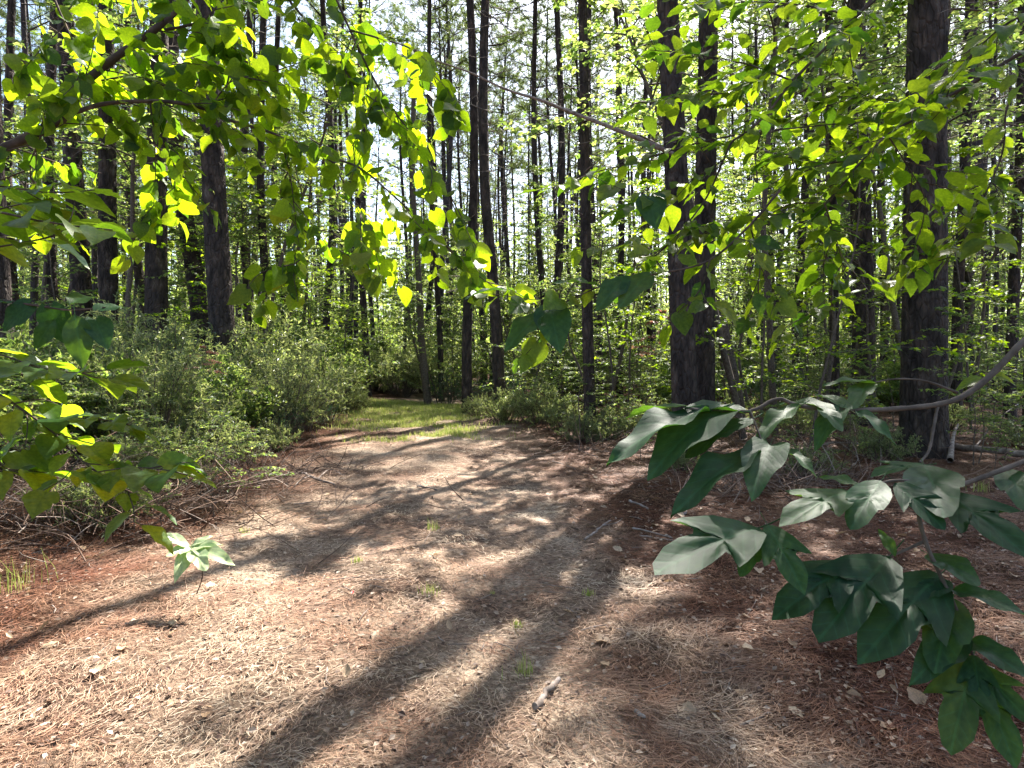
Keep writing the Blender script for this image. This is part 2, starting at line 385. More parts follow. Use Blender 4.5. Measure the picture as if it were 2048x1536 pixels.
leafset('pale', 'leaf_pale', [leaf_tpl('heart', 10, 3, .2, .25, .03, .1, 5), leaf_tpl('ovate', 10, 3, .2, .25, .03, .1, 6), lobed_tpl(TRI3B, .15, .2, .03, 2)])
leafset('broad', 'leaf_d', [leaf_tpl('heart', 8, 2, .2, .25, .02, .1, 7), leaf_tpl('ovate', 8, 2, .2, .3, .03, -.1, 8), lobed_tpl(TRI3B, .2, .2, .03, 9)])

def put_leaf(parent, key, base, tipdir, nrm, size, var=None, width=1.0, name='leaf'):
    ms = LEAVES[key]; me = ms[int(rng.integers(len(ms))) if var is None else var]
    y = Vector(tipdir).normalized(); n = Vector(nrm); x = y.cross(n)
    if x.length < 1e-4: x = y.cross(Vector((1, .1, 0)))
    x.normalize(); z = x.cross(y)
    mt = Matrix((x, y, z)).transposed().to_4x4(); mt = Matrix.Translation(base) @ mt @ Matrix.Diagonal((size*width, size, size, 1))
    o = bpy.data.objects.new(name, me); SC.collection.objects.link(o)
    o.parent = parent; o.matrix_basis = Matrix.Translation(-Vector(parent.location)) @ mt
    return o
def leaf_px(parent, key, b, t, width_px, roll=0., var=None, view=.5):
    """a leaf from pixel/depth b to pixel/depth t; its face turned partly to the camera"""
    B = P(*b); T = P(*t); y = (T-B)*(.95 if key == 'lobed' else 1); L = y.length
    toc = (Vector((0, 0, EYE))-B).normalized()
    n = Vector((0, 0, 1))*(1-view)+toc*view
    n = Quaternion(y.normalized(), roll) @ n
    w = width_px*((b[2]+t[2])/2)/FPX
    return put_leaf(parent, key, B, y, n, L, var, width=width_px/80*.8)

# ------------------------------------------------------------------ pines
def worley_bark(V0, rad, seed, depth):
    """plates on a trunk: V0 (rings, k) grid of theta, z -> radial displacement"""
    th, z = V0; r = np.random.default_rng(seed)
    nu = max(6, int(round(2*math.pi*rad/.085))); u = th/(2*np.pi)*nu + .25*np.sin(z*2.1+seed); v = z/.17
    ja = r.random((nu, 400, 2))
    iu = np.floor(u).astype(int); iv = np.floor(v).astype(int)
    f1 = np.full(u.shape, 9.); f2 = np.full(u.shape, 9.); hid = np.zeros(u.shape)
    for a in (-1, 0, 1):
        for b in (-1, 0, 1):
            cu, cv = iu+a, iv+b; j = ja[cu % nu, cv % 400]
            dd = np.hypot(u-(cu+.1+.8*j[..., 0]), v-(cv+.1+.8*j[..., 1]))
            h = np.modf(j[..., 0]*57.3+j[..., 1]*13.7)[0]
            c = dd < f1; f2 = np.where(c, f1, np.minimum(f2, dd)); hid = np.where(c, h, hid); f1 = np.where(c, dd, f1)
    e = np.clip((f2-f1)/.28, 0, 1)
    return depth*(np.sqrt(e)-1.0) + depth*.35*hid
def make_trunk(rad, h, seed, k=64, fine_to=9.0, dz=.035, depth=.018, mat='bark', bend=.12, taper=.45):
    z1 = np.arange(-.15, fine_to, dz); z2 = np.linspace(fine_to, h, 26)[0:]
    z = np.concatenate([z1, z2]); th = np.arange(k)/k*2*np.pi
    TH, Z = np.meshgrid(th, z)
    rr = rad*(1-(1-taper)*np.clip(Z/ (h*.6), 0, 1)**.9*1.0)
    rr = rr*np.clip((h-Z)/(h*.4), .06, 1)
    flare = 1+.28*np.exp(-np.clip(Z+.1, 0, 9)/.22)*(1+.3*np.sin(TH*4+seed))
    d = worley_bark((TH, np.clip(Z, -.1, 60)), rad, seed, depth) if depth else 0
    rr = rr*flare + d
    r = np.random.default_rng(seed); p1, p2 = r.random(2)*6
    cx = bend*(np.sin(Z*.33+p1)-math.sin(p1))*np.clip(Z/6, 0, 1); cy = bend*(np.sin(Z*.27+p2)-math.sin(p2))*np.clip(Z/6, 0, 1)
    V = np.stack([cx+rr*np.cos(TH), cy+rr*np.sin(TH), Z], -1).reshape(-1, 3)
    n = len(z); i = np.arange(n-1)[:, None]*k; j = np.arange(k)[None]; j2 = (j+1) % k
    F = np.stack([i+j, i+j2, i+k+j2, i+k+j], -1).reshape(-1, 4)
    mb = MB(); mb.add(V, F); return mb.mesh('pine_trunk', M[mat])

def needle_tpl(n=20, seed=0):
    r = np.random.default_rng(seed); V = []; F = []
    for i in range(n):
        a = r.random()*6.28; e = r.normal(.75, .3); L = .75+.35*r.random()
        dirv = np.array([math.cos(a)*math.sin(e), math.cos(e), math.sin(a)*math.sin(e)])
        side = unit(np.cross(dirv, r.normal(size=3))); b = len(V)
        o = np.array([0, -.5*r.random(), 0]); w = .03
        V += [o-side*w, o+side*w, o+dirv*L-np.array([0, 0, .12])*L]; F.append((b, b+1, b+2))
    return np.array(V), np.array(F)
NT = needle_tpl()
def make_crown(seed, limbs=34, length=12.0, reach=2.6, dens=1.0):
    """pine crown: limb wood mesh, needle mesh; origin at the crown's foot on the trunk"""
    r = np.random.default_rng(seed); wood = MB(); nd = MB(); pos = []; dr = []
    for i in range(limbs):
        f = (i+r.random()*.8)/limbs; z = f**.9*length; a = i*2.4+r.normal(0, .5)
        Lb = reach*(.45+.75*math.sin(math.pi*min(1, f*.8+.22)))*(.65+.6*r.random())
        up = .15+.65*f+r.normal(0, .15)
        p = np.array([0, 0, z]); d = np.array([math.cos(a), math.sin(a), up]); pts = [p]
        for s in range(6):
            d = d+r.normal(0, .12, 3)+np.array([0, 0, .06]); p = p+unit(d)*Lb/6; pts.append(p)
        pts = np.array(pts); wood.add(*tube(pts, np.linspace(.035*(1.2-f*.7), .008, 7), 4))
        for s in range(2, 7):
            for q in range(2):
                if r.random() > dens: continue
                b = pts[s]; dd = unit(unit(pts[s]-pts[s-1])+r.normal(0, .65, 3)+np.array([0, 0, .15])); l = Lb*(.14+.22*r.random())
                wood.add(*tube([b, b+dd*l*.5+r.normal(0, .03, 3), b+dd*l], [.009, .007, .005], 3))
                for g in (.5, 1.0):
                    if r.random() < .9: pos.append(b+dd*l*g+r.normal(0, .04, 3)); dr.append(unit(dd+r.normal(0, .35, 3)+np.array([0, 0, .2])))
    pos = np.array(pos); dr = np.array(dr)
    scatter(nd, NT, pos, dr, np.random.default_rng(seed+9).normal(size=(len(pos), 3)), r.uniform(.24, .42, len(pos)))
    return wood.mesh('limbs', M['bark_far']), nd.mesh('needles', M['needle'], False)
def make_dead_limbs(seed, z0=3.5, z1=13, n=26, L=1.6):
    r = np.random.default_rng(seed); mb = MB()
    for i in range(n):
        z = z0+(z1-z0)*(r.random()**.7); a = r.random()*6.28; l = L*(.25+.8*r.random())*(.4+.6*(z-z0)/(z1-z0))
        p = np.array([0, 0, z]); d = np.array([math.cos(a), math.sin(a), r.normal(.25, .35)]); pts = [p]
        for s in range(5): d = unit(d+r.normal(0, .16, 3)); p = p+d*l/5; pts.append(p)
        pts = np.array(pts); mb.add(*tube(pts, np.linspace(.016, .004, 6), 4))
        for q in range(3):
            s = r.integers(2, 5); dd = unit(d+r.normal(0, .7, 3)); ll = l*.35*r.random()+.1
            mb.add(*tube([pts[s], pts[s]+dd*ll*.5+r.normal(0, .02, 3), pts[s]+dd*ll], [.006, .005, .003], 3))
    return mb.mesh('dead_limbs', M['dead'])
H_P = 25.0
FAR_TR = [make_trunk(.15, H_P, 50+i, k=14, fine_to=1.2, dz=.12, depth=0, mat='bark_far', bend=.22, taper=.62) for i in range(5)]
MID_TR = [make_trunk(.15, H_P, 70+i, k=36, fine_to=9, dz=.07, depth=.012, mat='bark', bend=.15, taper=.62) for i in range(3)]
CROWNS = [make_crown(100+i, limbs=int(24+6*(i % 3)), length=11.5+i % 3, reach=2.1+.2*(i % 4), dens=[.55, .36, .65][i % 3]) for i in range(6)]+[make_crown(130+i, limbs=40, length=12, reach=3.0, dens=.85) for i in range(2)]
DEADS = [make_dead_limbs(200+i, 2.8+i*.4, 13, 26+4*i) for i in range(5)]
def pine(loc, rad, trunk, lean=(0, 0), label='', group=None, crown_z=None, base_rad=.15, dead=True, cat='tree', ck=None):
    t = thing('pine_tree', label, cat, loc, group)
    t.rotation_euler = (lean[1], lean[0], 0)
    s = rad/base_rad
    o = link('trunk', trunk, t); o.scale = (s, s, 1)
    k = int(rng.integers(6)) if ck is None else ck; cz = crown_z or rng.uniform(12, 15.5); rot = rng.random()*6.28
    for nm, me in zip(('crown_limbs', 'crown'), CROWNS[k]):
        c = link(nm, me, t, 'stuff'); c.location = (0, 0, cz); c.rotation_euler = (0, 0, rot); sc = rng.uniform(.85, 1.15); c.scale = (sc, sc, (H_P-cz-.3)/13)
    if dead:
        c = link('dead_limbs', DEADS[int(rng.integers(5))], t, 'stuff'); c.rotation_euler = (0, 0, rng.random()*6.28); c.scale = (1, 1, rng.uniform(.8, 1.05))
    global t_last; t_last = t
    return t
NAMED = [  # x at base, depth, width px at eye height, x at top of frame, label
 (455, 13.5, 52, 418, 'tall dark pine rising straight out of the leafy bushes left of the track'),
 (410, 17.5, 36, 392, 'pine close behind the tall dark pine in the left bushes'),
 (222, 15.2, 38, 219, 'right-hand of two pines side by side in the upper left corner'),
 (172, 15.9, 40, 168, 'left-hand of two pines side by side in the upper left corner'),
 (312, 14.8, 46, 326, 'pine between the upper left pair and the tall pine in the bushes'),
 (12, 9.6, 44, -14, 'dark pine trunk cut by the left edge of the view, behind low leafy branch'),
 (502, 22, 18, 508, 'slim pine just right of the tall dark pine in the left bushes'),
 (575, 26, 16, 566, 'slim pine in shade behind the left bushes, halfway to the track end'),
 (650, 25, 16, 652, 'slim pine behind the dark cedar sprays left of the track end'),
 (735, 24, 14, 726, 'thin pine standing at the left side of the track end'),
 (883, 23, 12, 868, 'thin dark pine right of the leaning trunk at the track end'),
 (934, 18, 21, 926, 'medium pine at the right rim of the grassy track end'),
 (1000, 17.3, 24, 982, 'tallest mid distance pine in the centre, bare all the way up'),
 (1094, 25, 14, 1074, 'thin bare pine right of the tallest central pine'),
 (1110, 22, 17, 1104, 'bare pine crossed by the long dead limb near its middle'),
 (1182, 12.4, 24, 1152, 'pine standing right behind the low green bush right of the track'),
 (1200, 21, 17, 1186, 'bare pine immediately behind the one at the low green bush'),
 (1240, 24, 13, 1220, 'thin bare pine left of the paired thick pines'),
 (1303, 27, 13, 1290, 'thin pine half hidden behind the reddish dead sprays'),
 (1374, 9.6, 52, 1338, 'front one of two thick pines nearly touching, right of the track'),
 (1408, 10.7, 46, 1394, 'rear one of two thick pines nearly touching, right of the track'),
 (1545, 22, 15, 1550, 'thin pine behind the crooked saplings right of the paired pines'),
 (1672, 13, 19, 1650, 'slender pine between the paired pines and the thickest pine'),
 (1730, 13.8, 44, 1712, 'stout pine left of and behind the thickest pine'),
 (1768, 20, 17, 1775, 'slim pine seen just left of the thickest pine'),
 (1850, 9.3, 84, 1838, 'thickest pine with dark plated bark, standing near on the right'),
 (1914, 17, 21, 1902, 'pine just right of the thickest pine'),
 (1940, 21, 15, 1938, 'thin pine second to the right of the thickest pine'),
 (2022, 15.5, 21, 2012, 'dark pine behind the fallen log at the right edge'),
 (2075, 11, 42, 2052, 'pine cut by the right edge of the view'),
]
taken = []
for n, (xb, d, w, xt, lab) in enumerate(NAMED):
    X = (xb-1024)/FPX*d; Y = d; z = float(gz(X, Y)); rad = w/FPX*d/2
    h_top = d*722/FPX+1.5; lean = math.atan(((xt-xb)/FPX*d)/h_top)
    if d < 16.5: tr = make_trunk(rad, H_P, 300+n, k=64 if d < 12 else 48, fine_to=d*.62+2, dz=.035 if d < 12 else .05, depth=.02 if d < 12 else .016, bend=.05, taper=.55); br = rad
    else: tr = MID_TR[n % 3]; br = .15
    pine((X, Y, z), rad, tr, (lean, rng.normal(0, .006)), lab, None, crown_z=rng.uniform(14, 16) if n not in (22, 23, 25) else 12.6, base_rad=br, ck=6+n % 2 if n in (22, 23, 25, 26) else (1 if n in (12, 13, 15, 16, 17, 19, 20) else None))
    taken.append((X, Y))
def clear_of(x, y, d): return all((x-a)**2+(y-b)**2 > d*d for a, b in taken)
SHORT = ['tall dark bush pine', 'pine close behind it', 'right twin', 'left twin', 'pine beside the twins', 'left edge pine', 'slim pine at the bushes', 'shaded slim pine', 'cedar side pine', 'thin track end pine', 'pine by the leaning trunk', 'grass rim pine', 'tallest central pine', 'first pine past it', 'limb crossed pine', 'low bush pine', 'pine behind the low bush pine', 'thin pine before the pair', 'pine at the dead sprays', 'front paired pine', 'rear paired pine', 'pine behind the crooked saplings', 'slender right pine', 'stout pine', 'slim pine beside the thickest', 'thickest pine', 'first pine right of the thickest', 'second pine right of the thickest', 'log side pine', 'right edge pine']
RANDP = []
ZL = {'l': ('bare pine trunk among many in the deep woods on the left', 'pines in the deep woods on the left'),
      'c': ('bare pine trunk among many far behind the end of the track', 'pines far behind the track end'),
      'r': ('bare pine trunk among many in the deep woods on the right', 'pines in the deep woods on the right')}
cnt = 0
for yy in np.arange(18, 78, 3.1):
    for xx in np.arange(-64, 64, 3.0):
        x = xx+rng.normal(0, .75); y = yy+rng.normal(0, .75)
        if abs(x) > y*.84+.5 or cnt >= 250: continue
        if y < 34 and -5 < x < 8 and rng.random() < (.35 if y > 25 or x < 1 else .85): continue
        if not clear_of(x, y, 1.5): continue
        if y < 26 and -.26 < x/y < .03: continue      # the track and its end
        if rng.random() < (.45 if -.24 < x/y < -.12 else .18): continue   # thinner woods where the track bends off
        rad = rng.uniform(.09, .17); zone = 'l' if x/y < -.2 else ('c' if x/y < .25 else 'r')
        pine((x, y, float(gz(x, y))), rad, (MID_TR if y < 22 else FAR_TR)[int(rng.integers(3 if y < 22 else 5))], (rng.normal(0, .012), rng.normal(0, .012)), ZL[zone][0], ZL[zone][1], dead=y < 50, ck=1 if (-8 < x < 8 and y < 36) else None)
        RANDP.append((t_last, x, y))
        taken.append((x, y)); cnt += 1
ex = 0
for i in range(400):
    y = rng.uniform(21, 44); px = rng.uniform(840, 1320) if i % 2 else rng.uniform(1420, 2040); x = (px-1024)/FPX*y
    if ex >= 34 or (y < 26 and 1.5 < x < 8) or not clear_of(x, y, 1.0): continue
    pine((x, y, float(gz(x, y))), rng.uniform(.06, .105), FAR_TR[i % 5], (rng.normal(0, .012), rng.normal(0, .012)), *ZL['c' if px < 1340 else 'r'], crown_z=rng.uniform(12.5, 16)); RANDP.append((t_last, x, y)); taken.append((x, y)); ex += 1
print('random pines', cnt)
ORD = ['first', 'second', 'third', 'fourth', 'fifth', 'sixth', 'seventh', 'eighth', 'ninth', 'tenth', 'eleventh', 'twelfth', 'thirteenth', 'fourteenth', 'fifteenth', 'sixteenth', 'seventeenth', 'eighteenth', 'nineteenth', 'twentieth']
def name_by_gaps(items, kind, ymax, marks):
    ms = sorted(marks)
    for lo, hi in zip([(-9e9, None)]+ms, ms+[(9e9, None)]):
        inn = sorted([(x/y*FPX+1024, o) for o, x, y in items if y < ymax and lo[0] <= x/y*FPX+1024 < hi[0]], key=lambda q: q[0])
        for k, (px, o) in enumerate(inn):
            if k >= len(ORD): continue
            if lo[1] is None: o['label'] = ORD[min(19, len(inn)-1-k)]+' '+kind+' to the left of the '+hi[1]
            elif k == 0 or hi[1] is None or k < len(inn)/2: o['label'] = ORD[k]+' '+kind+' to the right of the '+lo[1]
            else: o['label'] = ORD[len(inn)-1-k]+' '+kind+' to the left of the '+hi[1]
MARKS = [(n[0], s) for n, s in zip(NAMED, SHORT)]
name_by_gaps(RANDP, 'bare distant trunk', 42, MARKS)

# ------------------------------------------------------------------ broadleaf saplings, shrubs
def elli(w=.5, seed=0): return np.array([[0, 0, 0], [w/2, .45, .05], [0, 1, -.12], [-w/2, .45, .05]]), np.array([[0, 1, 2, 3]])
def leaf6(w=.6): return np.array([[0, 0, 0], [w/2, .3, .07], [w*.42, .62, .04], [0, 1, -.1], [-w*.42, .62, .04], [-w/2, .3, .07], [0, .45, 0]]), np.array([[0, 1, 6], [1, 2, 6], [2, 3, 6], [3, 4, 6], [4, 5, 6], [5, 0, 6]])
_mo = np.array(MAPLE[:-1]+[(0, 1)]+[(-a, b) for a, b in MAPLE[:0:-1][1:]])
def maple_small():
    O = _mo; k = len(O); V = np.vstack([[0, .35, 0], np.c_[O, .12*np.abs(O[:, 0])-.15*O[:, 1]**2]])
    return V, np.array([(0, 1+i, 1+(i+1) % k) for i in range(k)])
MS = maple_small()
def broadleaf(seed, h, reach, nb, tpl, size, mat, layered=True, trunk_r=.03, z0=.3, leaves_per=9, bow=.0, droop=0.1):
    """one skeleton -> (wood mesh, foliage mesh)"""
    r = np.random.default_rng(seed); wood = MB(); fo = MB(); pos = []; dr = []
    p = np.array([0, 0, -.05]); pts = [p]; d = np.array([r.normal(0, .08), r.normal(0, .08), 1.])
    for s in range(12): d = unit(d+r.normal(0, .07, 3)*[1, 1, .2]+np.array([bow, 0, 0])*.1); p = p+d*h/12; pts.append(p)
    pts = np.array(pts); wood.add(*tube(pts, np.linspace(trunk_r, trunk_r*.2, 13), 7))
    for i in range(nb):
        f = z0+(1-z0)*(i+r.random())/nb; q = f*12; a0 = int(min(11, q)); base = pts[a0]+(pts[a0+1]-pts[a0])*(q-a0)
        a = i*2.4+r.normal(0, .4); Lb = reach*(1.15-.75*(f-z0)/(1-z0))*(.6+.6*r.random())
        dd = np.array([math.cos(a), math.sin(a), .45 if layered else .8]); bp = [base]; b = base
        for s in range(6): dd = unit(dd+r.normal(0, .14, 3)-np.array([0, 0, droop if layered else -.05])); b = b+dd*Lb/6; bp.append(b)
        bp = np.array(bp); wood.add(*tube(bp, np.linspace(trunk_r*.32, .003, 7), 4))
        for s in range(1, 7):
            for side in (-1, 1):
                ax = unit(bp[s]-bp[s-1]); sd = np.cross(ax, [0, 0, 1.])*side
                td = unit(ax*.6+sd*.8+r.normal(0, .2, 3)); tl = Lb*.32*(.5+r.random())*(1.1-s/9)
                e = bp[s]+td*tl; m = bp[s]+td*tl*.5+r.normal(0, .02, 3)
                wood.add(*tube([bp[s], m, e], [.004, .003, .002], 3))
                for g in range(leaves_per):
                    u = (g+r.random())/leaves_per; o = bp[s]+td*tl*u
                    pos.append(o); dr.append(unit(td*.5+np.cross(td, [0, 0, 1.])*(1 if g % 2 else -1)*.9+r.normal(0, .25, 3)-np.array([0, 0, .15])))
    pos = np.array(pos); dr = np.array(dr); n = len(pos)
    nrm = np.array([0, 0, 1.])+r.normal(0, .38 if layered else .6, (n, 3))
    scatter(fo, tpl, pos, dr, nrm, r.uniform(.65, 1.2, n)*size)
    return wood.mesh('sapling_stem', M['twig']), fo.mesh('sapling_foliage', M[mat], False)
def shrub_mesh(seed, h, rad, nst, mat, size=.055, w=.34, lp=16, tpl=None, ntw=8):
    r = np.random.default_rng(seed); wood = MB(); fo = MB(); pos = []; dr = []
    for i in range(nst):
        a = r.random()*6.28; rr = rad*math.sqrt(r.random()); hh = h*(1-.55*(rr/rad)**2)*(.7+.4*r.random())
        b = np.array([math.cos(a)*rr*.3, math.sin(a)*rr*.3, -.05]); e = np.array([math.cos(a)*rr, math.sin(a)*rr, hh])
        m = (b+e)/2+np.array([0, 0, hh*.12])+r.normal(0, .06, 3)
        pts = smooth_line([b, m, e], 5); wood.add(*tube(pts, np.linspace(.011, .003, len(pts)), 4))
        for k in range(ntw):
            s = int(r.integers(3, len(pts))); d = unit(np.array([math.cos(a), math.sin(a), .6])*.5+r.normal(0, .6, 3)+np.array([0, 0, .3])); l = r.uniform(.15, .4)*h/1.5
            p0 = pts[s]; p1 = p0+d*l; wood.add(*tube([p0, (p0+p1)/2+r.normal(0, .015, 3), p1], [.004, .003, .0015], 3))
            for g in range(lp):
                u = .15+.85*(g+r.random())/lp; pos.append(p0+d*l*u); dr.append(unit(d*.8+r.normal(0, .6, 3)))
    pos = np.array(pos); dr = np.array(dr); n = len(pos)
    scatter(fo, tpl or elli(w), pos, dr, np.array([0, 0, 1.])+r.normal(0, .5, (n, 3)), r.uniform(.6, 1.2, n)*size)
    return wood.mesh('shrub_stems', M['twig']), fo.mesh('shrub_foliage', M[mat], False)
SAP = {
 'maple': [broadleaf(400+i, 5.8+i*.8, 1.8, 18, MS, .10, 'maple', leaves_per=7, trunk_r=.028, z0=.15) for i in range(3)],
 'under': [broadleaf(420+i, 4.6+i*1.3, 1.8, 30, leaf6(.62), .105, 'under', leaves_per=9, trunk_r=.03, z0=.06) for i in range(4)],
 'tall': [broadleaf(480+i, 11.5, 3.1, 26, leaf6(.62), .13, 'under', leaves_per=11, trunk_r=.07, z0=.48) for i in range(2)],
 'low': [broadleaf(440+i, 1.6+i*.5, .75, 9, leaf6(.55), .07, 'under', leaves_per=5, trunk_r=.01, z0=.25) for i in range(3)],
 'rust': [broadleaf(460, 2.7, .55, 9, leaf6(.55), .07, 'rust', leaves_per=5, trunk_r=.012, z0=.62)],
}
SHR = {
 'shrub': [shrub_mesh(500+i, 1.75, 1.2, [66, 60, 70, 44][i], ['shrub', 'under', 'shrub', 'shrub'][i], size=[.078, .10, .07, .09][i], w=[.30, .5, .3, .34][i], lp=[17, 12, 17, 14][i], ntw=10, tpl=leaf6(.55) if i == 1 else None) for i in range(4)],
 'low': [shrub_mesh(520+i, .75, .8, 44, 'shrub', size=.055, ntw=9, lp=16) for i in range(2)],
 'dark': [shrub_mesh(530+i, 1.5, 1.0, 34, 'dark_shrub', size=.05, w=.4, lp=14) for i in range(2)],
}
def plant(lib, key, var, loc, name, label, cat, group=None, s=1.0, rot=None, sz=None, lean=0):
    a, b = lib[key][var % len(lib[key])]
    t = thing(name, label, cat, loc, group); t.rotation_euler = (lean, 0, rng.random()*6.28 if rot is None else rot); t.scale = (s, s, sz or s)
    link('stem' if lib is SAP else 'stems', a, t, None if lib is SAP else 'stuff'); f = link('foliage', b, t, 'stuff')
    global last_plant; last_plant = t
    return t
def gp(px, d): 
    x = (px-1024)/FPX*d; return (x, d, float(gz(x, d)))
# left bush mass
LB = [(300, 8.6, .88, 'pale green bush in front of the tall dark pine, toward the left'), (440, 10.4, .74, 'pale bush wrapped round the foot of the tall dark pine'),
 (560, 11.8, .95, 'sunlit bush right of the tall dark pine, brushing the track'), (640, 14.5, 1.0, 'bush at the left verge where the track begins to narrow'),
 (190, 9.2, 1.05, 'pale bush between left edge trunk and tall dark pine'), (90, 8.2, .95, 'bush beside the dark trunk at the left edge'),
 (350, 12.4, 1.35, 'tall bush just behind the left pines'), (520, 14.0, 1.35, 'big rounded sunlit bush behind the verge bushes on the left'),
 (240, 12.5, 1.3, 'tall bush behind the pair of upper left pines'), (610, 17.0, 1.2, 'bush in half shade behind the left verge'), (120, 12.0, 1.25, 'bush at back of the left thicket near the edge')]
for n, (px, d, s, lab) in enumerate(LB): plant(SHR, 'shrub', n, gp(px, d), 'leafy_bush', lab, 'bush', 'bushes on the left of the track', s)
for n, (px, d, s, lab) in enumerate([(610, 12.6, .62, 'small dark green bush at the left verge, darkest of the verge'), (560, 11.3, .55, 'low dark bush tucked under the sunlit bush on the left verge'), (900, 21.5, .8, 'dark bush between two pines at the track end'), (960, 19.5, .65, 'dark bush at foot of the medium pine by the track end'), (1010, 20, .8, 'dark bush behind the tallest central pine')]):
    plant(SHR, 'dark', n, gp(px, d), 'dark_bush', lab, 'bush', None, s)
for n, (px, d, s, lab) in enumerate([(330, 7.3, .75, 'low bush in front of the left thicket, partly dead below'), (250, 7.0, .6, 'lowest pale bush at the left, above the brown brush'), (470, 8.8, .65, 'low yellowish bush where the left thicket meets the track'), (540, 10.4, .6, 'small low pale bush hugging the left verge'),
   (1010, 15.5, .95, 'low pale bush right of the grassy track end'), (1165, 11.7, .62, 'small low bush hugging the foot of the pine right of the track'), (1205, 11.9, .75, 'low bush right of the pine at the right verge'), (1080, 14.6, 1.15, 'wide low green bush right of the track, before the pine'), (1140, 13.6, .8, 'low bush at the right verge nearest the paired pines'), (960, 17, .7, 'small bush at the right corner of the grass'),
   (700, 17.5, .9, 'low bush at the left corner of the grassy track end'), (1290, 13.5, .8, 'low bush left of the thick paired pines'), (1560, 15, .9, 'low bush behind the leaning dark trunk on the right')]):
    plant(SHR, 'low', n, gp(px, d), 'low_bush', lab, 'bush', None, s*1.05)
for n, (px, d, s, lab) in enumerate([(700, 25, 1.25, 'pale sunlit bush at the left end of the glade beyond the grass'), (745, 27.5, 1.3, 'pale sunlit bush closing the view beyond the grassy track'), (800, 25.5, 1.2, 'pale bush beside the leaning dark trunk beyond the grass'), (860, 27, 1.3, 'bush behind the leaning dark trunk'), (915, 26, 1.2, 'bush behind the grass rim pine'), (665, 21.5, 1.2, 'bush at the left where the grass meets the woods')]):
    plant(SHR, 'shrub', n, gp(px, d), 'leafy_bush', lab, 'bush', None, s)
# saplings one can tell apart
for px, d, key, v, s, rot, lab in [
   (1252, 15, 'maple', 0, 1.0, .3, 'young maple with yellow star leaves left of the paired pines'),
   (1520, 10.5, 'maple', 1, .9, 1.2, 'bright maple sapling with star leaves right of the paired pines'),
   (1620, 9.5, 'maple', 2, .85, 2.2, 'bright leafy maple sapling halfway from paired pines to thickest pine'),
   (1760, 12, 'maple', 0, 1.0, 4.0, 'young maple with sunlit star leaves just before the stout pine'),
   (1945, 12.5, 'maple', 1, .95, 5.0, 'young maple right of the thickest pine'),
   (1120, 19, 'under', 0, .7, 1.0, 'bushy sapling behind the low green bush'),
   (1230, 18.5, 'under', 1, .72, 2.0, 'round topped yellowish sapling left of the paired thick pines'),
   (1330, 15, 'under', 2, .62, .5, 'leafy sapling directly behind the paired thick pines'),
   (1450, 13.5, 'under', 3, .7, 3.0, 'sapling beside the leaning dark trunk on the right'),
   (1600, 16, 'under', 0, .9, 2.5, 'leafy sapling behind the slender pine on the right'),
   (1800, 17.5, 'under', 1, .85, .5, 'leafy sapling behind the thickest pine'),
   (1980, 19, 'under', 2, .9, 1.5, 'tall leafy sapling at the back of the right edge'),
   (650, 19, 'under', 3, .85, 1.0, 'tall leafy sapling left of the track end'),
   (560, 18, 'under', 0, .95, 2.0, 'tall leafy sapling above the left verge bushes'),
   (360, 17, 'under', 1, .95, 3.4, 'leafy sapling between the left pines'),
   (250, 19, 'under', 2, .9, 1.3, 'leafy sapling behind the upper left pair of pines'),
   (100, 14, 'under', 3, .8, .2, 'leafy sapling near the left edge behind the thicket'),
   (470, 15.5, 'maple', 2, .9, .9, 'young maple just right of the tall dark pine'),
   (770, 27, 'under', 1, .9, .9, 'pale sunlit sapling closing the view at the track bend'),
   (830, 30, 'under', 2, 1.0, 1.9, 'sunlit sapling beyond the leaning trunk'),
   ]:
    plant(SAP, key, v, gp(px, d), 'maple_sapling' if key == 'maple' else 'sapling', lab, 'sapling', None, s, rot)
for n, (px, d, s, lab) in enumerate([(1215, 12.8, .9, 'knee high seedling right of the low green bush'), (1165, 12.2, .75, 'thin seedling standing at the right verge of the track'), (1440, 12, .9, 'small leafy seedling right behind the paired pines'), (1560, 8.6, .6, 'tiny seedling before the slender pine'),
   (1700, 9.6, .8, 'small seedling left of the thickest pine'), (1960, 8.3, .8, 'small seedling by the fallen log'), (1600, 11.5, 1.0, 'leafy seedling at the foot of the slender pine'), (1790, 11, 1.0, 'leafy seedling before the stout pine'), (2000, 10.6, .9, 'leafy seedling behind the fallen log')]):
    plant(SAP, 'low', n, gp(px, d), 'seedling', lab, 'seedling', None, s)
BR = []
for i in range(150):
    if len(BR) >= 60: break
    if rng.random() < .62: px = rng.uniform(1180, 2060); d = rng.uniform(7.5, 16)
    else: px = rng.uniform(-20, 520); d = rng.uniform(5.5, 9.5)
    x = (px-1024)/FPX*d
    if (x < 1.6+.03*d and px > 1000) or (px < 1000 and x > -2.6): continue
    k = rng.random(); g_ = (x, d, float(gz(x, d)))
    if k < .6: plant(SAP, 'low', i, g_, 'seedling', 'small leafy seedling rising from the litter', 'seedling', 'seedlings in the litter beside the track', rng.uniform(.4, .95))
    else: plant(SHR, 'low', i, g_, 'low_bush', 'low pale bush rising from the litter', 'bush', 'low bushes in the litter beside the track', rng.uniform(.35, .8))
    BR.append((last_plant, x, d))
name_by_gaps([b for b in BR if b[0]['category'] == 'seedling'], 'litter seedling', 99, MARKS[0:1]+MARKS[5:6]+MARKS[7:8]+MARKS[12:13]+MARKS[19:20]+MARKS[22:24]+MARKS[25:27]+MARKS[28:29])
name_by_gaps([b for b in BR if b[0]['category'] == 'bush'], 'low bush in the litter', 99, MARKS[0:1]+MARKS[12:13]+MARKS[19:20]+MARKS[22:23]+MARKS[25:26]+MARKS[28:29])
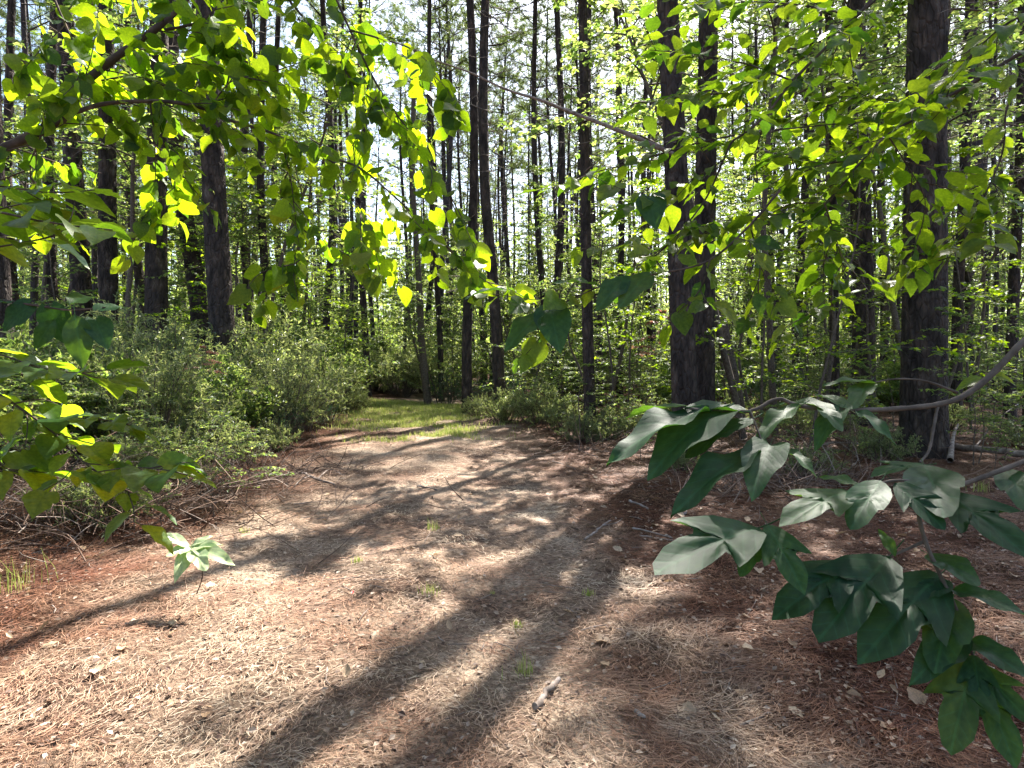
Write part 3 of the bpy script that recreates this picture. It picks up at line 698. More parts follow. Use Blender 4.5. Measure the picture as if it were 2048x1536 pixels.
plant(SAP, 'rust', 0, gp(385, 10.0), 'dead_sapling', 'patch of dead rusty leaves among the left bushes beside the tall dark pine', 'sapling', None, .62, 2.0)
plant(SAP, 'rust', 0, gp(1292, 13.2), 'dead_sapling', 'dead sapling with rusty pink leaves left of the paired pines', 'sapling', None, 1.0, 1.0)
for x, y, v, s, lab in [(4.03, 10.8, 1, .95, 'added slender dark hardwood shading the ground from behind the leaning dark trunk'), (7.25, 11.0, 0, .95, 'added slender hardwood hidden behind the thickest pine, its crown shading the ground'),  # first three hardwoods added so their crowns shade the right foreground
   (4.9, 11.6, 0, 1.0, 'added tall hardwood shading the ground, high leaves between paired pines and thickest pine'),
   (8.3, 12.6, 1, 1.05, 'tall slender hardwood with high leaves right of the thickest pine'), (-7.0, 16.5, 1, .95, 'tall slender hardwood above the left bushes'),
   (-8.6, 14.2, 0, 1.0, 'tall slender hardwood near the left edge behind the bushes'), (2.7, 17.6, 1, .85, 'slender hardwood behind the low green bush'), (-6.6, 20, 0, .95, 'slender hardwood deep behind the tall dark pine')]:
    plant(SAP, 'tall', v, (x, y, float(gz(x, y))), 'hardwood_tree', lab, 'tree', None, s)
TB = []
for i in range(420):
    y = rng.uniform(15, 46); px = rng.uniform(-60, 2110); x = (px-1024)/FPX*y
    if (820 < px < 1290 and y < 30) or len(TB) >= 84 or (y < 26 and px > 640 and px < 900): continue
    if not clear_of(x, y, .8) or any(abs(x-b)+abs(y-c) < 2.2 for _, b, c in TB): continue
    plant(SAP, 'tall', i, (x, y, float(gz(x, y))), 'hardwood_tree', 'slender leafy hardwood filling the space between far pines', 'tree', 'slender hardwoods among the pines', rng.uniform(.6, 1.0)); TB.append((last_plant, x, y))
name_by_gaps(TB, 'slender leafy hardwood', 99, MARKS[2:3]+MARKS[0:1]+MARKS[9:10]+MARKS[12:13]+MARKS[15:16]+MARKS[19:20]+MARKS[22:23]+MARKS[25:26]+MARKS[28:29])
# understory filling the woods behind, alike copies
UL = {'l': ('leafy sapling in the dim woods on the left', 'saplings in the left woods'), 'c': ('sunlit sapling far behind the track end', 'saplings far behind the track end'), 'r': ('sunlit leafy sapling in the right woods', 'saplings in the right woods')}
c2 = 0; US = []; UB = []
for yy in np.arange(17, 66, 3.2):
    for xx in np.arange(-54, 54, 3.3):
        x = xx+rng.normal(0, 1.1); y = yy+rng.normal(0, 1.1)
        if abs(x) > y*.84 or (y < 27 and -.28 < x/y < 0) or not clear_of(x, y, .6): continue
        if rng.random() < (.12 if y < 45 else .05): continue
        zone = 'l' if x/y < -.2 else ('c' if x/y < .25 else 'r')
        s = rng.uniform(.6, 1.15)*(1 if zone != 'c' else .8)
        plant(SAP, 'under' if rng.random() < .75 else 'maple', int(rng.integers(4)), (x, y, float(gz(x, y))), 'sapling', UL[zone][0], 'sapling', UL[zone][1], s); c2 += 1
        US.append((last_plant, x, y))
c3 = 0
for yy in np.arange(17, 52, 2.6):
    for xx in np.arange(-40, 40, 2.8):
        x = xx+rng.normal(0, .8); y = yy+rng.normal(0, .8)
        if abs(x) > y*.84 or (y < 25 and -.25 < x/y < .0) or c3 > 150: continue
        if rng.random() < .5: continue
        plant(SHR, 'shrub' if rng.random() < .6 else 'dark', int(rng.integers(4)), (x, y, float(gz(x, y))), 'leafy_bush', 'bush in the undergrowth deep among the trees', 'bush', 'undergrowth bushes deep in the woods', rng.uniform(.7, 1.15)); c3 += 1
        UB.append((last_plant, x, y))
name_by_gaps(US, 'leafy sapling deep in the woods', 36, MARKS[2:3]+MARKS[0:1]+MARKS[9:10]+MARKS[12:13]+MARKS[15:16]+MARKS[19:20]+MARKS[22:23]+MARKS[25:26]+MARKS[28:29])
name_by_gaps(UB, 'undergrowth bush behind and', 34, MARKS[2:3]+MARKS[0:1]+MARKS[9:10]+MARKS[12:13]+MARKS[15:16]+MARKS[19:20]+MARKS[22:23]+MARKS[25:26]+MARKS[28:29])
print('saplings', c2, 'bushes', c3)
UC = []
for i in range(120):
    y = rng.uniform(21, 36); px = rng.uniform(850, 1330); x = (px-1024)/FPX*y
    if len(UC) >= 26 or not clear_of(x, y, .5) or any(abs(x-b)+abs(y-c) < 1.6 for _, b, c in UC): continue
    plant(SAP, 'under', i, (x, y, float(gz(x, y))), 'sapling', 'pale leafy sapling among the thin central pines', 'sapling', 'saplings among the thin central pines', rng.uniform(.75, 1.15)); UC.append((last_plant, x, y))
name_by_gaps(UC, 'pale leafy sapling', 99, MARKS[10:19])
# leaning dark hardwood trunks with their own shape
def crooked(name, pts, r0, r1, label, cat='tree', leaf=True, mat='twig'):
    b = Vector(pts[0]); t = thing(name, label, cat, b)
    q = smooth_line([np.array(p)-np.array(b) for p in pts], 6); mb = MB(); mb.add(*tube(q, np.linspace(r0, r1, len(q)), 10))
    link('trunk', mb.mesh('trunk', M[mat]), t)
    if leaf:
        r = np.random.default_rng(int(abs(b.x)*100)); pos = []; dr = []; w = MB()
        for i in range(26):
            s = int(r.integers(len(q)//2, len(q))); d = unit(r.normal(0, 1, 3)*[1, 1, .35]+[0, 0, .3]); l = r.uniform(.4, 1.1)
            w.add(*tube([q[s], q[s]+d*l*.5+r.normal(0, .03, 3), q[s]+d*l], [.007, .005, .002], 3))
            for g in range(22): pos.append(q[s]+d*l*(.2+.8*r.random())+r.normal(0, .05, 3)); dr.append(unit(d+r.normal(0, .7, 3)))
        fo = MB(); scatter(fo, leaf6(.62), np.array(pos), np.array(dr), np.array([0, 0, 1.])+r.normal(0, .4, (len(pos), 3)), r.uniform(.05, .1, len(pos)))
        link('twigs', w.mesh('twigs', M['twig']), t, 'stuff'); link('foliage', fo.mesh('foliage', M['under'], False), t, 'stuff')
    return t
def pl(lst, d0, d1=None):
    d1 = d0 if d1 is None else d1; n = len(lst)
    return [tuple(P(x, y, d0+(d1-d0)*i/(n-1))) for i, (x, y) in enumerate(lst)]
crooked('hardwood_tree', pl([(1482, 850), (1478, 800), (1462, 720), (1445, 640), (1418, 560), (1395, 470), (1380, 380)], 12.4), .10, .05, 'dark hardwood trunk leaning left, just right of the paired pines')
crooked('hardwood_tree', pl([(1507, 850), (1490, 780), (1478, 720), (1484, 670), (1503, 610), (1500, 540), (1520, 450)], 12.9), .035, .015, 'thin crooked stem beside the leaning dark hardwood')
crooked('hardwood_tree', pl([(856, 812), (851, 760), (843, 680), (840, 600), (834, 500), (826, 380), (826, 250), (830, 100)], 21.5), .14, .07, 'slightly leaning dark trunk at the grassy end of the track')
crooked('hardwood_tree', pl([(850, 790), (838, 720), (822, 660), (815, 600), (800, 540)], 22.4), .05, .02, 'thin forked stem leaning left behind the leaning trunk')
crooked('hardwood_tree', pl([(1166, 860), (1172, 800), (1160, 740), (1140, 690), (1130, 620), (1100, 560)], 14.2), .035, .012, 'thin twisted hardwood stem left of the pine by the low bush')
crooked('hardwood_tree', pl([(1222, 850), (1226, 790), (1222, 720), (1212, 640), (1200, 560), (1205, 480)], 13.6), .03, .012, 'thin reddish stem between the pine by the low bush and the paired pines')
crooked('hardwood_tree', pl([(1158, 905), (1160, 860), (1157, 800), (1160, 780)], 10.6), .012, .006, 'bare thin stick standing upright at the right verge', 'stick', leaf=False)
crooked('hardwood_tree', pl([(1640, 900), (1655, 780), (1668, 640), (1650, 480), (1655, 300), (1640, 120), (1645, -40)], 11.8), .04, .025, 'thin dark upright hardwood left of the stout pine')

for i in range(22):
    a = rng.uniform(.95, 2.0*math.pi-.95); d = rng.uniform(5, 15); x, y = math.sin(a)*d, math.cos(a)*d
    if not clear_of(x, y, 1.6): continue
    pine((x, y, float(gz(x, y))), rng.uniform(.13, .2), MID_TR[i % 3], (rng.normal(0, .01), rng.normal(0, .01)), 'pine of the woods beside and behind the viewer', 'pines around the viewer', crown_z=12); taken.append((x, y))
    a = a+.2; d = rng.uniform(5, 13); x, y = math.sin(a)*d, math.cos(a)*d
    plant(SAP, 'under', i, (x, y, float(gz(x, y))), 'sapling', 'leafy sapling beside and behind the viewer', 'sapling', 'saplings around the viewer', 1.0)
# ------------------------------------------------------------------ far woods closing the horizon
def far_woods():
    tr = MB(); fo = MB(); r = np.random.default_rng(5)
    for i in range(620):
        a = r.uniform(-1.0, 1.0); d = r.uniform(76, 150); x = a*d; y = d
        h = r.uniform(20, 26); rad = r.uniform(.11, .2); l = r.normal(0, .02, 2)*h
        tr.add(*tube([(x, y, -.5), (x+l[0]*.5, y+l[1]*.5, h*.5), (x+l[0], y+l[1], h)], [rad, rad*.75, .04], 5))
    link('far_tree_trunks', tr.mesh('far_tree_trunks', M['bark_far']), kind='stuff')
    n = 150000; a = r.uniform(-1.05, 1.05, n); d = r.uniform(55, 150, n); z = np.abs(r.normal(0, 1, n))*7.0*(.6+.8*vnoise(a*d, d, .12))
    pos = np.stack([a*d, d, z], -1); 
    scatter(fo, elli(.8), pos, r.normal(0, 1, (n, 3)), np.array([0, 0, 1.])+r.normal(0, .6, (n, 3)), r.uniform(.35, .7, n))
    # high needle mass of the far canopy
    link('far_foliage', fo.mesh('far_foliage', M['under'], False), kind='stuff')
    nd = MB(); n = 14000; a = r.uniform(-1.05, 1.05, n); d = r.uniform(76, 150, n); z = r.uniform(13, 26, n)
    scatter(nd, NT, np.stack([a*d, d, z], -1), r.normal(0, .6, (n, 3))+[0, 0, 1], r.normal(0, 1, (n, 3)), r.uniform(.5, .9, n))
    link('far_needles', nd.mesh('far_needles', M['needle'], False), kind='stuff')
far_woods()

# ------------------------------------------------------------------ foreground branches
def twig_mesh(pts, r0, r1, parent, name='twig', k=6, mat='branch', m=5):
    q = smooth_line([np.array(p)-np.array(parent.location) for p in pts], m)
    mb = MB(); rr = np.linspace(r0, r1, len(q)); rr = rr*(1+.10*np.sin(np.arange(len(q))*2.3))
    mb.add(*tube(q, rr, k)); return link(name, mb.mesh(name, M[mat]), parent)
def line_at(pts, t):
    q = smooth_line(pts, 6); L = np.r_[0, np.cumsum(np.linalg.norm(np.diff(q, axis=0), axis=1))]
    s = t*L[-1]; i = min(len(q)-2, int(np.searchsorted(L, s, 'right')-1)); f = (s-L[i])/(L[i+1]-L[i]+1e-9)
    return q[i]+(q[i+1]-q[i])*f, unit(q[i+1]-q[i])
def leafy(parent, pts, n, key, size, mode, t0=.1, side_twigs=0, tw_len=.25, r0=.003, names='twig', jit=.02):
    """leaves along a twig line. mode 'hang': blades droop; 'flat': blades lie level"""
    r = rng
    def one(o, ax, sgn):
        a = Vector(ax); side = a.cross(Vector((0, 0, 1)))
        if side.length < .05: side = Vector((1, 0, 0))
        side = side.normalized()*sgn
        if mode == 'hang':
            td = a*.35+side*.55+Vector((0, 0, -.5))+Vector(r.normal(0, .4, 3)); nr = Vector((.2, .45, .8))+Vector(r.normal(0, .6, 3))
        elif mode == 'flat':
            td = a*.55+side*.8+Vector((0, 0, -.12))+Vector(r.normal(0, .15, 3)); nr = Vector((0, -.05, 1))+Vector(r.normal(0, .3, 3))
        else:
            td = a*.5+side*.7+Vector((0, 0, -.35))+Vector(r.normal(0, .25, 3)); nr = Vector((0, -.45, .8))+Vector(r.normal(0, .35, 3))
        s = size*r.uniform(.62, 1.15); pet = Vector(td).normalized()*s*.2
        put_leaf(parent, key, Vector(o)+pet, td, nr, s)
    for i in range(n):
        t = t0+(1-t0)*(i+.5*r.random())/n; o, ax = line_at(pts, min(.999, t)); one(o, ax, 1 if i % 2 else -1)
    for k in range(side_twigs):
        t = .12+.85*(k+r.random())/side_twigs; o, ax = line_at(pts, min(.99, t)); a = Vector(ax)
        side = a.cross(Vector((0, 0, 1))).normalized()*(1 if k % 2 else -1)
        d = (a*.7+side*.75+Vector((0, 0, -.35 if mode == 'hang' else .02))+Vector(r.normal(0, .22, 3))).normalized(); l = tw_len*r.uniform(.6, 1.3)
        o = Vector(o); sp = [o, o+d*l*.5+Vector(r.normal(0, .012, 3)), o+d*l+Vector((0, 0, -.06*l))]
        twig_mesh(sp, r0*.8, r0*.35, parent, 'twig', 4, m=3)
        nn = max(3, int(l/size*2.3))
        for i in range(nn):
            oo, ax2 = line_at([tuple(v) for v in sp], min(.999, .2+.8*(i+.5)/nn)); one(oo, ax2, 1 if i % 2 else -1)

# A: the heart-leaved tree reaching in from the upper left
def up_left():
    A = thing('leafy_branch', 'thick dark branch with heart shaped backlit leaves reaching in from the upper left', 'branch', P(-60, 330, 2.0))
    main = pl([(-60, 335), (0, 302), (60, 272), (130, 232), (165, 172), (215, 127), (270, 87), (330, 42), (385, -20), (420, -90)], 2.0, 2.15)
    twig_mesh(main, .0165, .0095, A, 'branch', 10)
    leafy(A, main, 12, 'heart', .062, 'hang', side_twigs=13, tw_len=.3)
    lines = [
     (pl([(150, 224), (220, 206), (330, 203), (400, 215), (440, 235), (500, 252), (550, 268), (600, 288), (640, 310), (670, 328)], 2.05, 2.4), .0075, 12, 9),
     (pl([(105, -10), (140, 70), (165, 120), (180, 166)], 2.1, 2.08), .004, 6, 3),
     (pl([(330, 60), (397, 44), (437, 10), (470, -30)], 2.1, 2.2), .005, 5, 4),
     (pl([(417, 219), (461, 164), (512, 150), (560, 140)], 2.15, 2.3), .003, 6, 4),
     (pl([(560, 275), (580, 350), (590, 430), (602, 520)], 2.35, 2.4), .003, 7, 2),
     (pl([(300, 205), (310, 260), (345, 320), (350, 380)], 2.1, 2.2), .003, 7, 3),
     (pl([(90, 250), (60, 340), (85, 400)], 2.0, 2.1), .003, 4, 3),
     (pl([(180, 165), (260, 150), (330, 130), (400, 110)], 2.1, 2.35), .0035, 8, 5),
     (pl([(60, 60), (150, 20), (250, -10)], 2.4, 2.5), .003, 6, 4),
     (pl([(20, 110), (80, 140), (130, 200)], 2.2, 2.1), .003, 6, 2),
    ]
    for p, r0, n, s in lines:
        twig_mesh(p, r0, r0*.4, A, 'twig', 6); leafy(A, p, int(n*1.2), 'heart', .060, 'hang', side_twigs=s+2, tw_len=.28)
    B = thing('leafy_branch', 'long drooping branch of heart leaves hanging over the middle of the track', 'branch', P(640, -80, 2.5))
    lines = [
     (pl([(640, -80), (700, 60), (760, 180), (830, 280), (905, 400), (940, 470)], 2.5, 2.6), .006, 14, 9),
     (pl([(674, 318), (729, 342), (807, 410), (870, 470), (930, 530), (985, 572)], 2.4, 2.5), .0045, 12, 5),
     (pl([(530, -60), (615, 45), (667, 103), (700, 155), (735, 191), (780, 219)], 2.45, 2.5), .005, 9, 7),
     (pl([(700, 60), (770, 80), (830, 100), (860, 140), (900, 230)], 2.5, 2.6), .004, 9, 5),
     (pl([(650, 300), (690, 370), (740, 470), (760, 540)], 2.4, 2.4), .003, 8, 2),
     (pl([(600, 290), (560, 400), (620, 470), (680, 500)], 2.4, 2.4), .003, 6, 1),
     (pl([(600, 520), (570, 540), (540, 560)], 2.3, 2.3), .002, 5, 1),
     (pl([(440, 235), (480, 60), (520, -30)], 2.3, 2.5), .004, 9, 5),
     (pl([(760, 180), (720, 260), (700, 300)], 2.5, 2.45), .003, 6, 2),
    ]
    for p, r0, n, s in lines:
        twig_mesh(p, r0, r0*.4, B, 'twig', 6); leafy(B, p, int(n*1.2), 'heart', .070, 'hang', side_twigs=s+1, tw_len=.26)
up_left()

# B: level leaves at the left edge
def left_edge():
    A = thing('leafy_branch', 'shaded branch of broad level leaves at the left edge, above the two hanging dark leaves', 'branch', P(-80, 420, 1.6))
    for p, r0, n in [(pl([(-80, 420), (0, 425), (70, 440), (150, 452), (225, 460)], 1.6, 1.55), .004, 10), (pl([(-80, 360), (20, 375), (110, 385), (190, 380)], 1.8, 1.75), .003, 9),
                     (pl([(-60, 500), (20, 490), (110, 470), (140, 440), (150, 400)], 1.6, 1.7), .003, 5)]:
        twig_mesh(p, r0, r0*.4, A, 'twig', 6); leafy(A, p, n, 'broad', .11, 'flat', side_twigs=1, tw_len=.12)
    leaf_px(A, 'pale', (105, 487, 1.5), (180, 512, 1.45), 30, view=.3)
    B = thing('leafy_branch', 'dark leaves hanging at the left edge, one large leaf nearly black', 'branch', P(-60, 590, 1.5))
    p = pl([(-60, 590), (0, 600), (80, 612), (140, 620), (210, 615)], 1.5, 1.45); twig_mesh(p, .004, .0015, B, 'twig', 6)
    for a in [((150, 630, 1.42), (165, 735, 1.40), .9), ((110, 640, 1.45), (60, 700, 1.43), .7), ((200, 620, 1.44), (255, 600, 1.5), .3), ((60, 612, 1.48), (-10, 655, 1.45), .5), ((190, 640, 1.45), (215, 690, 1.42), .6), ((20, 605, 1.5), (-40, 590, 1.4), .3), ((100, 615, 1.48), (130, 690, 1.5), .9), ((140, 610, 1.46), (190, 570, 1.55), .4)]:
        leaf_px(B, 'lobed', a[0], a[1], 80, view=a[2], var=int(rng.choice([3, 4])))
    C = thing('leafy_branch', 'low branch with sunlit yellow green leaves sloping down from the left edge', 'branch', P(-60, 755, 1.9))
    for p, r0, n, s in [(pl([(-60, 755), (0, 790), (60, 830), (110, 868), (160, 918), (210, 955), (270, 992)], 1.9, 1.8), .004, 16, 6),
                     (pl([(70, 838), (140, 835), (210, 840), (260, 850)], 1.9, 1.85), .0025, 7, 1), (pl([(-60, 690), (10, 712), (80, 735), (150, 745), (220, 740)], 1.9, 1.8), .003, 11, 3),
                     (pl([(190, 945), (260, 935), (330, 940), (375, 950)], 1.82, 1.75), .002, 7, 1), (pl([(-60, 880), (0, 930), (50, 950)], 1.8, 1.8), .0025, 5, 1)]:
        twig_mesh(p, r0, max(.0018, r0*.5), C, 'twig', 6); leafy(C, p, n, 'broad', .105, 'flat', side_twigs=s, tw_len=.14)
    # pale leaves over the brown brush
    D = thing('seedling', 'seedling with a few large pale sunlit leaves at the left edge of the track', 'seedling', gp(384, 3.95))
    b = Vector(D.location); top = P(380, 1098, 3.85)
    twig_mesh([tuple(b), tuple((b+top)/2+Vector((.05, .02, 0))), tuple(top)], .004, .003, D, 'stem', 6)
    for a, t, v in [((378, 1092, 3.85), (322, 1062, 3.73), .4), ((380, 1094, 3.85), (352, 1150, 3.63), .7), ((385, 1095, 3.85), (462, 1112, 3.73), .5), ((384, 1092, 3.85), (425, 1065, 3.93), .4), ((386, 1096, 3.85), (440, 1080, 3.85), .35), ((378, 1096, 3.83), (335, 1105, 3.68), .5), ((384, 1098, 3.83), (410, 1130, 3.65), .6)]:
        leaf_px(D, 'pale', a, t, 60, view=v)
left_edge()

# D: upper right layered branches
def up_right():
    A = thing('leafy_branch', 'long straight branches of level leaves coming down from the top right corner', 'branch', P(1760, -60, 2.6))
    for p, r0, n, s in [(pl([(1790, -50), (1751, 0), (1700, 38), (1632, 82), (1560, 130), (1468, 181), (1392, 191), (1340, 195)], 2.6, 2.7), .006, 22, 14),
      (pl([(1775, -50), (1734, 10), (1690, 55), (1638, 109), (1580, 167), (1539, 222), (1495, 263), (1464, 284), (1447, 320), (1410, 400), (1348, 478), (1300, 520)], 2.5, 2.5), .0075, 20, 11),
      (pl([(1697, 41), (1700, 103), (1707, 154), (1700, 200)], 2.6, 2.6), .003, 6, 3),
      (pl([(1580, 160), (1500, 130), (1400, 110), (1300, 100)], 2.6, 2.8), .004, 14, 7), (pl([(1470, 270), (1380, 290), (1280, 320), (1170, 350)], 2.5, 2.6), .004, 14, 7),
      (pl([(1447, 320), (1380, 360), (1300, 400)], 2.5, 2.5), .003, 8, 4),
      (pl([(1550, 260), (1650, 250), (1760, 240), (1850, 232)], 2.5, 2.6), .003, 12, 6),
      (pl([(1700, 30), (1600, 10), (1480, 5), (1380, 30)], 2.7, 2.9), .004, 12, 8)]:
        twig_mesh(p, r0, r0*.4, A, 'branch' if r0 > .005 else 'twig', 6); leafy(A, p, n, 'ovate', .10, 'flat', side_twigs=int(s*.8), tw_len=.27)
    B = thing('leafy_branch', 'branch entering from the right edge and forking down toward the paired pines', 'branch', P(2100, 70, 2.3))
    for p, r0, n, s in [(pl([(2100, 75), (2048, 103), (1997, 133), (1943, 167), (1881, 202), (1833, 236), (1775, 270), (1727, 318), (1686, 369), (1649, 407)], 2.3, 2.4), .0085, 18, 12),
      (pl([(1649, 407), (1587, 407), (1546, 424), (1485, 444), (1400, 470)], 2.4, 2.5), .0035, 13, 6),
      (pl([(1649, 407), (1670, 470), (1690, 540)], 2.4, 2.4), .003, 6, 3), (pl([(2100, 10), (2048, 31), (2008, 51), (1956, 96), (1908, 150), (1881, 195)], 2.4, 2.5), .005, 9, 6),
      (pl([(2020, 200), (2011, 230), (2004, 308), (1960, 410), (1929, 461), (1891, 530)], 2.5, 2.5), .0045, 12, 8),
      (pl([(1775, 270), (1820, 340), (1850, 400), (1840, 470)], 2.4, 2.5), .003, 8, 5),
      (pl([(1860, 215), (1780, 200), (1700, 190)], 2.4, 2.5), .003, 9, 4),
      (pl([(1727, 318), (1640, 330), (1560, 350)], 2.4, 2.5), .003, 9, 4)]:
        twig_mesh(p, r0, r0*.4, B, 'branch' if r0 > .005 else 'twig', 6); leafy(B, p, n, 'ovate', .10, 'flat', side_twigs=s+2, tw_len=.24)
    C = thing('leafy_branch', 'hanging spray of green leaves in front of the paired thick pines', 'branch', P(1560, 380, 2.3))
    for p, r0, n, s in [(pl([(1560, 380), (1500, 450), (1420, 520), (1330, 545), (1240, 560), (1160, 590), (1060, 640)], 2.3, 2.2), .005, 14, 7),
      (pl([(1420, 520), (1400, 580), (1360, 620), (1330, 660)], 2.25, 2.2), .003, 9, 3), (pl([(1330, 545), (1290, 500), (1220, 490), (1150, 500)], 2.25, 2.3), .003, 9, 3),
      (pl([(1300, 380), (1250, 380), (1180, 350)], 2.5, 2.5), .002, 5, 1), (pl([(1160, 590), (1080, 600), (1000, 590), (940, 585)], 2.2, 2.2), .002, 7, 1),
      (pl([(1500, 450), (1520, 540), (1500, 600)], 2.3, 2.3), .003, 7, 4), (pl([(1690, 540), (1650, 600), (1600, 640)], 2.4, 2.4), .002, 6, 3)]:
        twig_mesh(p, r0, r0*.4, C, 'twig', 6); leafy(C, p, max(4, int(n*.75)), 'broad', .088, 'mid', side_twigs=s//2, tw_len=.2)
    for a, t, v in [((1255, 556, 2.21), (1190, 600, 2.1), .5), ((1300, 549, 2.22), (1235, 590, 2.08), .45), ((1085, 628, 2.2), (1000, 680, 2.1), .35), ((1100, 620, 2.2), (1120, 690, 2.08), .6), ((1200, 574, 2.2), (1110, 540, 2.2), .15), ((1300, 395, 2.4), (1310, 445, 2.3), .8), ((1000, 580, 2.1), (925, 578, 2.1), .1)]:
        leaf_px(C, 'lobed', a, t, 80, view=v, var=int(rng.choice([3, 4])))
up_right()

# E: large lobed leaves, lower right
def low_right():
    A = thing('leafy_branch', 'smooth grey branch curving in from the right edge with large bluish leaves', 'branch', P(2100, 640, 1.5))
    twig_mesh(pl([(2110, 635), (2048, 682), (1980, 752), (1930, 790), (1880, 808), (1800, 817), (1700, 820), (1600, 812), (1555, 798), (1500, 822), (1420, 822), (1370, 815)], 1.5, 1.35), .0085, .0028, A, 'branch', 10, mat='twig')
    twig_mesh(pl([(1915, 785), (1850, 762), (1790, 758), (1735, 768)], 1.5, 1.5), .0035, .0015, A, 'twig', 6, mat='twig')
    twig_mesh(pl([(1876, 808), (1868, 850), (1858, 900), (1840, 925)], 1.45, 1.35), .0035, .003, A, 'twig', 6, mat='twig')
    twig_mesh(pl([(1500, 822), (1515, 860), (1530, 900)], 1.36, 1.3), .0025, .002, A, 'twig', 6, mat='twig')
    L1 = [((1420, 822, 1.36), (1200, 852, 1.22), .25, 3), ((1440, 825, 1.36), (1283, 893, 1.2), .55, 4), ((1470, 822, 1.36), (1330, 800, 1.42), .15, 4), ((1500, 840, 1.35), (1358, 886, 1.25), .35, 1),
          ((1520, 905, 1.3), (1330, 958, 1.15), .35, 3), ((1540, 890, 1.3), (1500, 955, 1.15), .5, 4), ((1600, 812, 1.38), (1500, 850, 1.3), .3, 3), ((1650, 818, 1.4), (1560, 780, 1.5), .2, 4), ((1700, 820, 1.4), (1630, 770, 1.5), .2, 1),
          ((1680, 822, 1.4), (1620, 880, 1.35), .5, 4), ((1710, 822, 1.42), (1800, 862, 1.3), .55, 3), ((1740, 768, 1.5), (1650, 745, 1.5), .2, 4), ((1740, 765, 1.5), (1700, 800, 1.4), .4, 1), ((1570, 900, 1.3), (1640, 930, 1.2), .3, 3),
          ((1370, 815, 1.35), (1240, 810, 1.5), .1, 1), ((1640, 815, 1.4), (1690, 850, 1.3), .4, 1)]
    for a, t, v, k in L1: leaf_px(A, 'lobed', a, t, 52, view=v*.3, var=k)
    leaf_px(A, 'broad', (1985, 748, 1.52), (2040, 765, 1.5), 40, view=.5, var=0); leaf_px(A, 'broad', (1960, 760, 1.52), (1915, 770, 1.5), 40, view=.5, var=0)
    B = thing('leafy_branch', 'drooping twigs of very large dark lobed leaves in the lower right corner', 'branch', P(2110, 900, 1.25))
    twig_mesh(pl([(2110, 900), (2030, 930), (1950, 960), (1880, 985), (1840, 1020), (1850, 1080), (1880, 1150), (1905, 1200), (1935, 1280), (1955, 1345)], 1.3, 1.05), .006, .002, B, 'branch', 8, mat='twig')
    twig_mesh(pl([(1850, 1082), (1780, 1112), (1700, 1130), (1640, 1142)], 1.2, 1.15), .003, .0015, B, 'twig', 6, mat='twig')
    twig_mesh(pl([(1880, 985), (1800, 960), (1700, 985), (1640, 1010), (1560, 1040)], 1.25, 1.15), .003, .0018, B, 'twig', 6, mat='twig')
    L2 = [((1535, 1050, 1.15), (1610, 1172, 1.02), .8, 2), ((1520, 1055, 1.15), (1305, 1112, 1.0), .5, 0), ((1520, 1070, 1.15), (1478, 1150, 1.1), .8, 1),           ((1700, 985, 1.2), (1560, 1010, 1.1), .4, 2), ((1720, 975, 1.2), (1640, 935, 1.25), .3, 3), ((1790, 965, 1.22), (1895, 1050, 1.1), .55, 0), ((1850, 930, 1.34), (1740, 925, 1.3), .2, 4), ((1850, 935, 1.3), (1890, 1000, 1.1), .5, 1),
          ((1885, 985, 1.25), (2070, 1085, 1.05), .55, 4), ((1760, 965, 1.2), (1700, 1040, 1.1), .6, 1), ((1700, 1130, 1.16), (1550, 1205, 1.05), .7, 2), ((1640, 1142, 1.15), (1600, 1200, 1.1), .8, 1), ((1780, 1112, 1.17), (1635, 1260, 1.02), .75, 0), ((1880, 1150, 1.15), (1725, 1285, 1.0), .8, 4),
          ((1905, 1200, 1.12), (1870, 1330, 1.0), .85, 1), ((1900, 1180, 1.12), (2060, 1200, 1.0), .4, 3), ((1935, 1280, 1.08), (2060, 1330, .95), .6, 3), ((1945, 1320, 1.06), (1900, 1500, .95), .9, 0), ((1955, 1340, 1.05), (2035, 1530, .93), .9, 2), ((1860, 1110, 1.18), (1960, 1150, 1.05), .4, 1), ((1790, 1112, 1.17), (1760, 1050, 1.2), .5, 3), ((1930, 1270, 1.09), (1830, 1330, 1.0), .7, 3), ((1950, 1330, 1.06), (2065, 1440, .95), .8, 0), ((1948, 1310, 1.06), (1965, 1420, .98), .8, 4), ((2010, 940, 1.29), (2070, 1010, 1.15), .5, 1), ((1700, 1130, 1.16), (1680, 1215, 1.08), .8, 3),           ((1900, 1165, 1.13), (1820, 1190, 1.1), .5, 1)]
    for a, t, v, k in L2: leaf_px(B, 'lobed', a, t, 60, view=v*.8, var=[0, 1, 2, 3, 2][k])
low_right()

